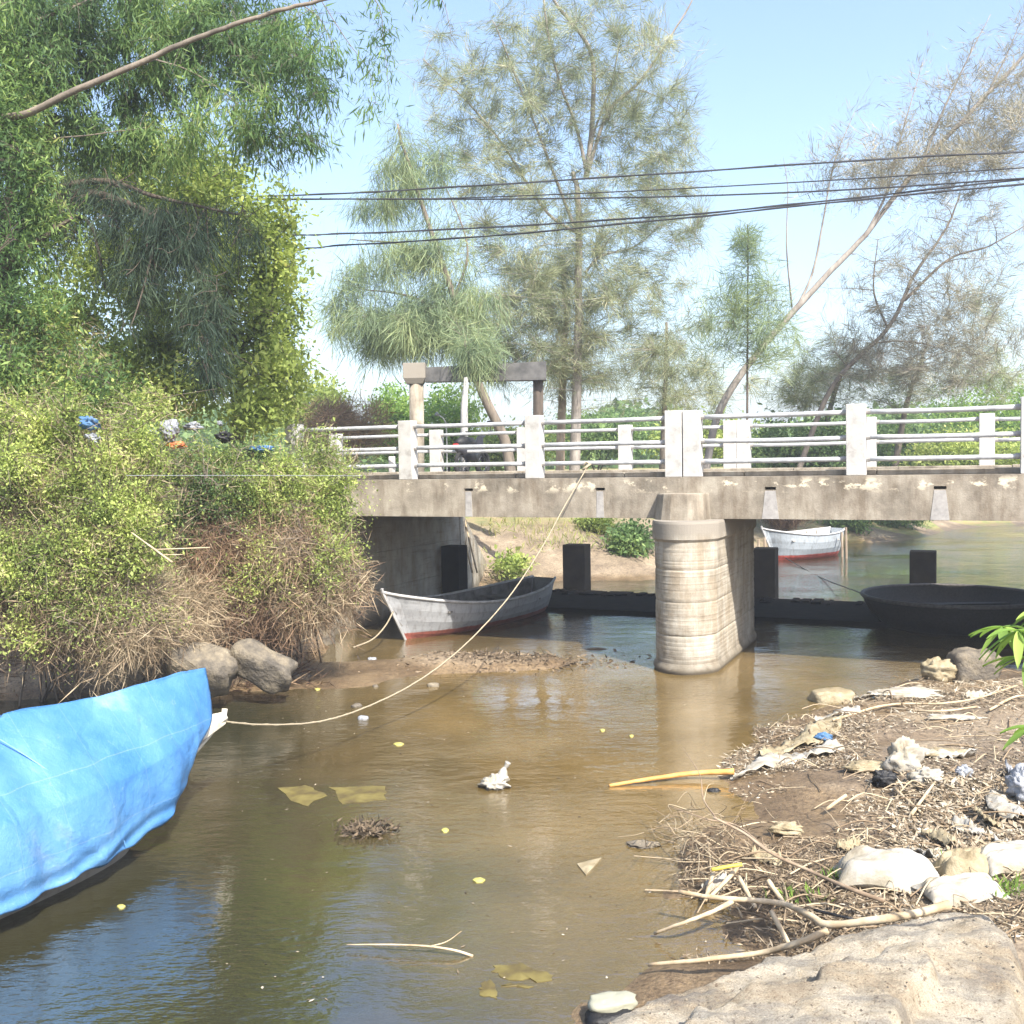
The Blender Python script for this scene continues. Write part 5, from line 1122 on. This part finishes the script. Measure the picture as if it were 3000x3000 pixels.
def branch(name, label, paths, mat, cat='branch', group=None):
    mb = MB()
    for pts, r0, r1 in [(p[:-2], p[-2], p[-1]) for p in paths]:
        P = bez([at(*q) for q in pts], 6); P += np.cumsum(rng.normal(size=P.shape)*r0*.12, axis=0)*.6
        mb.tube(P, np.linspace(r0, r1, len(P))*(1+rng.normal(size=len(P))*.05), 8)
    return tag(mb.build(name, mat, smooth=True), label, cat, group)
def dq(x, y, h):   # depth of the point h above ground/water seen at x,y
    z = .1
    for _ in range(10):
        p = atz(x, y, z); z = .5*z+.5*(max(0, float(height(p[0], p[1])))+h)
    return (x, y, float(atz(x, y, z)[1]))
branch('fallen_branch', 'thick peeled branch curving over the mud in front of the sacks', [[dq(1988, 2612, .22), dq(2100, 2630, .22), dq(2200, 2636, .2), dq(2300, 2650, .2), dq(2370, 2685, .2), dq(2420, 2710, .2), dq(2530, 2700, .25), dq(2660, 2680, .3), dq(2780, 2650, .3), .014, .026],
    [dq(2158, 2634, .2), dq(2090, 2672, .18), dq(2010, 2705, .14), dq(1920, 2740, .02), .016, .009]], M['wood_pale'])
branch('fallen_branch', 'straight bare branch reaching from the concrete block over the water', [[dq(1900, 2826, .06), dq(2050, 2812, .12), dq(2220, 2790, .16), dq(2330, 2760, .25), dq(2420, 2722, .3), .011, .02]], M['wood_pale'])
branch('fallen_branch', 'brown branch slanting from the twig heap down to the white sack', [[dq(2090, 2395, .5), dq(2180, 2440, .42), dq(2260, 2500, .3), dq(2380, 2555, .22), dq(2480, 2600, .2), dq(2590, 2640, .15), .008, .015],
    [dq(2260, 2500, .3), dq(2160, 2420, .35), dq(2070, 2400, .4), dq(1960, 2360, .45), .008, .003], [dq(2100, 2400, .45), dq(2060, 2340, .5), dq(2050, 2270, .6), dq(2000, 2190, .7), .006, .002]], simple('brown_branch_bark', [(.3, (.16, .11, .07)), (.7, (.36, .28, .2))], 9, .85, .4, .004))
for k, (pts, lab) in enumerate((([(2165, 2570), (2215, 2660)], 'left one of the pale sticks fanning out under the yellow stick'), ([(2090, 2555), (2065, 2640)], 'right lower pale stick of the fan under the yellow stick'),
                                ([(2160, 2545), (2075, 2635)], 'longest pale stick of the fan under the yellow stick'), ([(2250, 2580), (2300, 2650)], 'grey board end leaning under the thick peeled branch'),
                                ([(2260, 2670), (2310, 2760)], 'short pale stump of wood pointing down to the puddle'), ([(2480, 2330), (2420, 2372)], 'short pale stick on the wet mud'))):
    a, b = dq(*pts[0], .14), dq(*pts[1], .05); branch('stick', lab, [[a, b, .016, .014]], M['wood_pale'], 'stick', 'pale sticks in the debris')
branch('stick', 'bright yellow stick lying on the pale fan of sticks', [[dq(2085, 2548, .2), dq(2175, 2530, .22), .013, .013]], M['yellow'], 'stick')
branch('stick', 'black pipe beside the thick peeled branch', [[dq(2385, 2665, .1), dq(2500, 2690, .1), .009, .009]], M['black'], 'pipe')
# twig heap
hp = MB()
for k in range(90):
    x = rng.normal(2060, 70); y = rng.normal(2440, 45); a = dq(x, y, rng.uniform(.0, .3)); b = dq(x+rng.normal()*80-25, y+rng.normal()*40-15, rng.uniform(.1, .5))
    P = bez([at(*a), (at(*a)+at(*b))/2+rng.normal(size=3)*.04, at(*b)], 4); hp.tube(P, np.linspace(.004, .0015, len(P)), 4, cap=False, val=rng.uniform(.3, 1))
tag(hp.build('twig_heap', M['dry']), 'spiky heap of fine dry twigs at the waterline right of centre', 'twig heap')
def sack(label, px, py, up, L_, W_, H_, rz, seed, mat='sack', group='white sacks on the right bank'):
    c = gp(px, py, up); q = np.random.default_rng(seed); n = 44; U = np.linspace(-1, 1, n); Rz = np.array(Matrix.Rotation(rz, 3, 'Z')); ph = q.uniform(0, 6, 6); mb = MB()
    def surf(top):
        rows = []
        for u in U:
            r = []
            for v in np.linspace(-1, 1, 34):
                h = max(0, (1-abs(u)**3.2)*(1-abs(v)**2.6))**.55
                x = L_*(u*(1-.1*(1-v*v)*abs(u)**3)+.02*math.sin(v*5+ph[0])); y = W_*v*(1-.16*abs(u)**2*(1-abs(v)**6)*1.0+.05*math.sin(u*3+ph[1]))
                ang = math.atan2(v, 1.15-abs(u)); wr = .14*math.sin(ang*9+ph[2]+2*u)*abs(u)**1.5+.09*math.sin(u*8+v*3+ph[3])*(1-h*.5)+.10*math.sin(v*7+u*2.5+ph[4]+1.5*math.sin(u*3))
                wr += .35*float(fbm(np.array(u*2.2+seed), np.array(v*2+seed), 4, seed))
                r.append(c+Rz@np.array([x, y, H_*(h*(.85+wr) if top else -.25*h)+.02*math.sin(u*4+ph[5])*(1-h)]))
            rows.append(r)
        return np.array(rows)
    T_ = surf(True); B_2 = surf(False); mb.grid(T_[:, ::-1]); mb.grid(B_2)
    return tag(mb.build('sack', M[mat], smooth=True), label, 'sack', group)
# sacks
sack('largest white sack lying on the mud behind the branches', 2600, 2585, .03, .34, .17, .2, -.18, 81)
sack('dirty white sack right of the largest one, half buried', 2815, 2620, .0, .27, .13, .13, .15, 82)
sack('cream sack with an orange stain behind the white sacks', 2830, 2560, .02, .2, .13, .15, .1, 83, 'plastic_yellow')
sack('long pale sack bundle at the right edge behind the stained one', 2975, 2540, .02, .3, .14, .15, .25, 84)
crumple('crumpled white plastic bag standing on the bank with a dark hollow', gp(2645, 2262, .12), np.array([.17, .12, .17]), M['sack'], 85, rz=.2, amp=.6)
crumple('trailing white end of bag beside the crumpled one', gp(2715, 2290, .05), np.array([.14, .1, .07]), M['sack'], 86, rz=-.4, amp=.5)
crumple('black scrap put for the shadow in front of the crumpled white bag', gp(2590, 2300, .05), np.array([.12, .09, .08]), M['black'], 87, amp=.6)  # dark lump put where the white bag's shadow falls
crumple('creamy flattened bag left of the crumpled white bag', gp(2545, 2255, .03), np.array([.22, .13, .04]), M['plastic_yellow'], 88, amp=.35)
crumple('small silvery white bag in the litter on the right', gp(2825, 2280, .05), np.array([.07, .06, .06]), M['white_plastic'], 89, amp=.5)
crumple('pale flat bag lying on bare soil above the crumpled white bag', gp(2765, 2210, .02), np.array([.25, .12, .03]), M['plastic_yellow'], 90, amp=.4)
crumple('white plastic bundle at the right edge of the litter', gp(3000, 2350, .12), np.array([.14, .12, .15]), M['white_plastic'], 91, amp=.5)
crumple('yellow brown rag at the mouth of the wet mud patch', gp(2305, 2445, .04), np.array([.13, .07, .05]), M['plastic_yellow'], 92, 'rag', 'rag', amp=.5)
crumple('open tan box like bag on the top of the bank', gp(2755, 1995, .12), np.array([.22, .16, .17]), M['plastic_yellow'], 93, amp=.5)
crumple('broad whitish sheet of plastic below the tan bag', gp(2660, 2040, .04), np.array([.42, .2, .06]), M['sack'], 94, 'plastic_sheet', 'plastic sheet', amp=.35)
crumple('long pale sack piece on the soil far right', gp(2790, 2108, .02), np.array([.3, .1, .03]), M['sack'], 95, 'plastic_sheet', 'plastic sheet', amp=.4)
crumple('tiny pale blue bag at the water edge by the tan bag', gp(2622, 1990, .03), np.array([.05, .04, .04]), M['blue_plastic'], 96, amp=.4)
crumple('blue scrap on top of the long fabric strip', gp(2413, 2180, .07), np.array([.09, .06, .05]), M['blue_plastic'], 97, 'rag', 'rag', amp=.4)
def strip(label, pts, w, mat, name='fabric_strip', cat='fabric', h=.05, th=.006):
    P = bez([at(*dq(x, y, h)) for x, y in pts], 8); T_ = np.gradient(P, axis=0); S = np.cross(T_, [0, 0, 1.]); S /= np.linalg.norm(S, axis=1)[:, None]
    ww = w*np.interp(np.linspace(0, 1, len(P)), [0, .3, .75, 1], [.25, .9, 1, .6]); rows = []
    for p, s_, q in zip(P, S, ww): rows.append([p+s_*q*u+[0, 0, .03*math.sin(u*3+p[0]*9)+.015*rng.normal()] for u in np.linspace(-.5, .5, 7)])
    mb = MB(); mb.grid(rows); return tag(mb.build(name, mat, smooth=True, solid=th), label, cat)
strip('long whitish fabric strip lying along the edge of the mud', [(2145, 2275), (2230, 2240), (2330, 2215), (2400, 2200), (2460, 2180)], .24, M['sack'])
strip('tan cardboard strip behind the whitish fabric strip', [(2230, 2215), (2320, 2180), (2380, 2160), (2420, 2125), (2440, 2100)], .3, M['plastic_yellow'], 'cardboard', 'cardboard')
strip('pale cloth fold above the cardboard strip', [(2390, 2110), (2450, 2090), (2520, 2080)], .16, M['sack'], h=.06)
branch('plank', 'long orange brown wooden plank sticking out into the water', [[dq(1785, 2302, .01), dq(1900, 2284, .03), dq(2030, 2268, .05), dq(2150, 2262, .08), .016, .028]], M['wood_orange'], 'plank')
for k, (pts, lab) in enumerate((([(2440, 2110), (2600, 2065), (2760, 2062), (2870, 2045), (2980, 2010)], 'long pale root lying across the top of the bank'), ([(2600, 2075), (2740, 2085), (2860, 2070)], 'shorter pale branch under the long root'), ([(2900, 2080), (2980, 2040), (3060, 2045)], 'pale bent branch at the right edge of the bank'),
                               ([(2670, 2385), (2740, 2290)], 'pale stick crossing in front of the crumpled bag'), ([(2620, 2310), (2700, 2380)], 'pale stick leaning the other way before the crumpled bag'))):
    branch('fallen_branch', lab, [[*[dq(x, y, .05) for x, y in pts], .015, .01]], M['wood_pale'])
SH = [((2900, 2330), (2990, 2400), .22, 'sack', 'wide bleached sheet at the right edge beside the white bundle'), ((2790, 2400), (2880, 2440), .14, 'sack', 'small bleached sheet in the thick of the chips'),
      ((2920, 2450), (3010, 2500), .2, 'sack', 'crumpled pale sheet above the long sack bundle'), ((2700, 2440), (2790, 2475), .1, 'plastic_yellow', 'narrow tan strip on the dark hollow in the chips'),
      ((2860, 2370), (2925, 2420), .12, 'plastic_yellow', 'tan curled sheet left of the wide bleached one'), ((2640, 2490), (2740, 2510), .08, 'sack', 'thin white strip just behind the largest sack'),
      ((2950, 2240), (3010, 2290), .12, 'white_plastic', 'grey white scrap above the white bundle at the right edge'), ((2450, 2480), (2520, 2470), .07, 'plastic_yellow', 'tan scrap on the mud right of the yellow brown rag'),
      ((2690, 2205), (2860, 2200), .07, 'sack', 'long thin cream strip lying across the soil'), ((2830, 2040), (2930, 2025), .1, 'sack', 'pale strip behind the long root at the top of the bank'),
      ((2500, 2045), (2600, 2030), .14, 'sack', 'whitish strip at the water edge right of the yellowish boulder'), ((2200, 2500), (2290, 2520), .08, 'plastic_yellow', 'tan strip in the middle of the twig tangle'),
      ((2130, 2575), (2060, 2600), .09, 'sack', 'pale flap at the left end of the stick fan')]
for (x0, y0), (x1, y1), w_, mt, lab in SH:
    strip(lab, [(x0, y0), ((x0+x1)/2, (y0+y1)/2+rng.uniform(-8, 8)), (x1, y1)], w_, M[mt], 'plastic_sheet', 'plastic sheet', h=.05)
# leafy sapling at the right edge
def sapling():
    T = thing('mango_sapling', 'bright green broad leaves of a sapling at the right edge', 'plant', (2.75, 4.6, .3))
    st = MB(); lf = MB(); tips = [(at(2985, 1850, 4.5), 1), (at(3010, 1930, 4.6), 1), (at(3030, 2135, 4.2), .8), (at(3060, 1790, 4.7), 1), (at(2940, 1840, 4.7), .8)]
    for p, sc in tips:
        b0 = np.array([2.75, 4.6, .3]); st.tube(bez([b0, np.array([2.72, 4.6, 1.2]), (p+[.25, 0, -.15]), p], 6), np.linspace(.012, .004, 19), 6)
        for k in range(11):
            a = k*2.4; dv = np.array([math.cos(a), math.sin(a), rng.uniform(-.65, .25)]); dv /= np.linalg.norm(dv); L_ = rng.uniform(.13, .2)*sc; S = np.cross(dv, [0, 0, 1.]); S /= np.linalg.norm(S); rows = []
            for t in np.linspace(0, 1, 9):
                w = .021*math.sin(math.pi*min(t*.96+.03, 1))**.75*1.0; c = p+dv*L_*t+[0, 0, -.07*t*t*sc]
                rows.append([c+S*w+[0, 0, .008], c, c-S*w+[0, 0, .008]])
            lf.grid(rows, val=rng.random())
    st.build('stems', M['bark_grey'], T, smooth=True); lf.build('foliage', M['leaf_bright'], T, smooth=True)
sapling()
for k, (x, y, D) in enumerate(((2960, 2620, 4.3), (2850, 2540, 0), (2330, 2640, 0), (2470, 2580, 0), (2880, 1880, 0), (2830, 1930, 0))):
    p = gp(x, y); mb = MB(); n = 120 if k < 2 else 70
    C = p+rng.normal(size=(n, 3))*[.09, .06, .015]+[0, 0, .02]; mb.leaves(C, rng.normal(size=(n, 3))*.5+[0, 0, .9], rng.uniform(.03, .1, n), rng.uniform(.006, .016, n), rng.random(n))
    tag(mb.build('weed', M['leaf_bright'] if k not in (4, 5) else M['leaf_shrub']), ['green weed tuft at the right edge beside the concrete block', 'small green weed behind the stained sack', 'little green weed under the twig heap branches', 'green sprout left of the largest white sack', 'pale weed under the sapling leaves', 'pale dry weed left of the sapling'][k], 'weed')

# ------------------------------------------------------------------ floating things
crumple('white knotted plastic bag floating in mid river', atz(1450, 2298, .03), np.array([.135, .1, .075]), M['sack'], 101, 'floating_bag', 'bag', amp=.55, freq=3)
fb = bpy.data.objects['floating_bag']; mb = MB(); p = atz(1470, 2265, .12); mb.tube(bez([p+[-.0, 0, -.04], p+[.02, 0, .03], p+[.04, 0, .06], p+[.06, 0, .1]], 4), np.concatenate([np.linspace(.06, .018, 7), np.linspace(.018, .03, 6)]), 7); mb.build('knot', M['sack'], fb, smooth=True)
mb = MB(); c = atz(1075, 2440, 0); n = 420
C = c+rng.normal(size=(n, 3))*[.11, .07, .02]+[0, 0, .03]; mb.leaves(C, rng.normal(size=(n, 3))*[1, 1, .5]+[0, 0, .3], rng.uniform(.03, .1, n), rng.uniform(.008, .03, n), rng.random(n)*.35)
tag(mb.build('floating_weed_clump', M['litter']), 'dark clump of rotting weed floating left of the white bag', 'weed clump')
branch('floating_stick', 'thin forked twig lying on the water near the bottom centre', [[(1015, 2768, float(atz(1015, 2768, .03)[1])), (1200, 2769, float(atz(1200, 2769, .05)[1])), (1320, 2782, float(atz(1320, 2782, .04)[1])), (1385, 2802, float(atz(1385, 2802, .0)[1])), .004, .009],
    [(1352, 2728, float(atz(1352, 2728, .12)[1])), (1310, 2758, float(atz(1310, 2758, .07)[1])), (1260, 2773, float(atz(1260, 2773, .045)[1])), .002, .005]], M['wood_pale'], 'twig')
def flat(label, pts, z, mat, name, cat, group=None):
    z = .003 if z < 0 else z; q_ = [atz(x, y, z) for x, y in pts]; P = [a_+(b_-a_)*t_ for a_, b_ in zip(q_, q_[1:]+q_[:1]) for t_ in (0, .25, .5, .75)]; P = [p+rng.normal(size=3)*[.012, .012, 0] for p in P] if z < .005 else list(P); c = np.mean(P, axis=0); n = len(P)
    V = [c+[0, 0, .006]]+P+[p-[0, 0, .01] for p in P]
    mb = MB(); mb.add(V, [[i+1, n+i+1, n+(i+1) % n+1, (i+1) % n+1] for i in range(n)], [[0, i+1, (i+1) % n+1] for i in range(n)])
    return tag(mb.build(name, mat), label, cat, group)
flat('left drowned yellow sheet under the water', [(820, 2308), (900, 2300), (960, 2330), (900, 2362), (850, 2345)], -.05, M['tile_yellow'], 'sunken_sheet', 'sheet', 'yellow sheets under the water')
flat('right rectangular drowned yellow sheet before the dark clump', [(962, 2306), (1135, 2303), (1128, 2340), (1000, 2355)], -.05, M['tile_yellow'], 'sunken_sheet', 'sheet', 'yellow sheets under the water')
flat('mottled yellow sunken leaf sheet near the bottom centre', [(1450, 2830), (1530, 2825), (1615, 2850), (1610, 2875), (1500, 2868), (1440, 2850)], -.03, M['tile_yellow'], 'sunken_sheet', 'sheet', 'yellow sheets under the water')
flat('lower yellow sunken scrap near the bottom centre', [(1405, 2890), (1430, 2870), (1460, 2900), (1450, 2925), (1410, 2912)], -.03, M['tile_yellow'], 'sunken_sheet', 'sheet', 'yellow sheets under the water')
flat('narrow yellow sunken strip between the mottled sheet and the lower scrap', [(1475, 2880), (1550, 2884), (1555, 2895), (1480, 2892)], -.03, M['tile_yellow'], 'sunken_sheet', 'sheet', 'yellow sheets under the water')
mb = MB(); n = 520; xs_ = rng.uniform(650, 2150, n); ys_ = np.where(rng.random(n) < .5, rng.normal(2080, 70, n), rng.uniform(2000, 2950, n))
C = np.array([atz(a, b, .004) for a, b in zip(xs_, ys_)]); k = (height(C[:, 0], C[:, 1]) < -.01) & (vnoise(C[:, 0]*1.4+9, C[:, 1]*1.4, 33)+rng.random(n)*.3 > .55); C = C[k]; n = len(C)
mb.leaves(C, rng.normal(size=(n, 3))*[1, 1, .04], rng.uniform(.012, .05, n), rng.uniform(.005, .018, n), rng.random(n)**1.5, rng.normal(size=(n, 3))*.05+[0, 0, 1.])
tag(mb.build('floating_specks', M['litter']), 'tiny scum specks and leaf bits drifting on the water', 'specks', kind='stuff')
FL = [(1168, 2179, 21, 7, 'pale oval leaf floating below the rope'), (1304, 2431, 15, 9, 'small round yellow leaf right of the dark clump'), (1403, 2577, 25, 10, 'pale leaf floating below the white bag'), (1765, 2138, 10, 5, 'tiny leaf by the pier reflection'),
      (1850, 2155, 9, 5, 'tiny white leaf left of the pier foot'), (1985, 2835, 55, 14, 'long yellow leaf beside the straight bare branch'), (355, 2654, 17, 8, 'tan leaf floating in the tarpaulin reflection'), (930, 2018, 12, 5, 'small leaf near the left bank rocks')]
for x, y, w, h, lab in FL:
    w, h = w*.75, h*.7
    flat(lab, [(x-w, y), (x-w*.5, y-h*.8), (x+w*.3, y-h), (x+w, y-h*.1), (x+w*.5, y+h*.8), (x-w*.4, y+h)], .008, M['leaf_float'], 'floating_leaf', 'leaf', 'leaves floating on the river')
flat('triangular tan scrap half sunk right of centre', [(1690, 2530), (1762, 2512), (1717, 2563)], .01, M['plastic_yellow'], 'floating_scrap', 'scrap')
crumple('muddy lump breaking the surface left of the twig heap', atz(1885, 2478, .0), np.array([.14, .06, .035]), M['stone'], 111, 'mud_lump', 'mud lump', amp=.5)
crumple('dark wet lump just off the pier reflection', atz(2090, 2318, .0), np.array([.06, .04, .03]), M['black'], 112, 'mud_lump', 'mud lump', amp=.5)

# ------------------------------------------------------------------ haze
HZ = MB(); HZ.box(-1000, 1000, -350, 1550, -3.0, 24)
hz = HZ.build('haze', bpy.data.materials.new('haze_air')); hm = hz.data.materials[0]; hm.use_nodes = True; ht = hm.node_tree; ht.nodes.clear()
pv = ht.nodes.new('ShaderNodeVolumePrincipled'); pv.inputs['Color'].default_value = (.88, .93, 1, 1); pv.inputs['Density'].default_value = .0022; pv.inputs['Anisotropy'].default_value = .2
ho = ht.nodes.new('ShaderNodeOutputMaterial'); ht.links.new(pv.outputs[0], ho.inputs['Volume'])
tag(hz, 'thin pale haze in the air', kind='stuff')
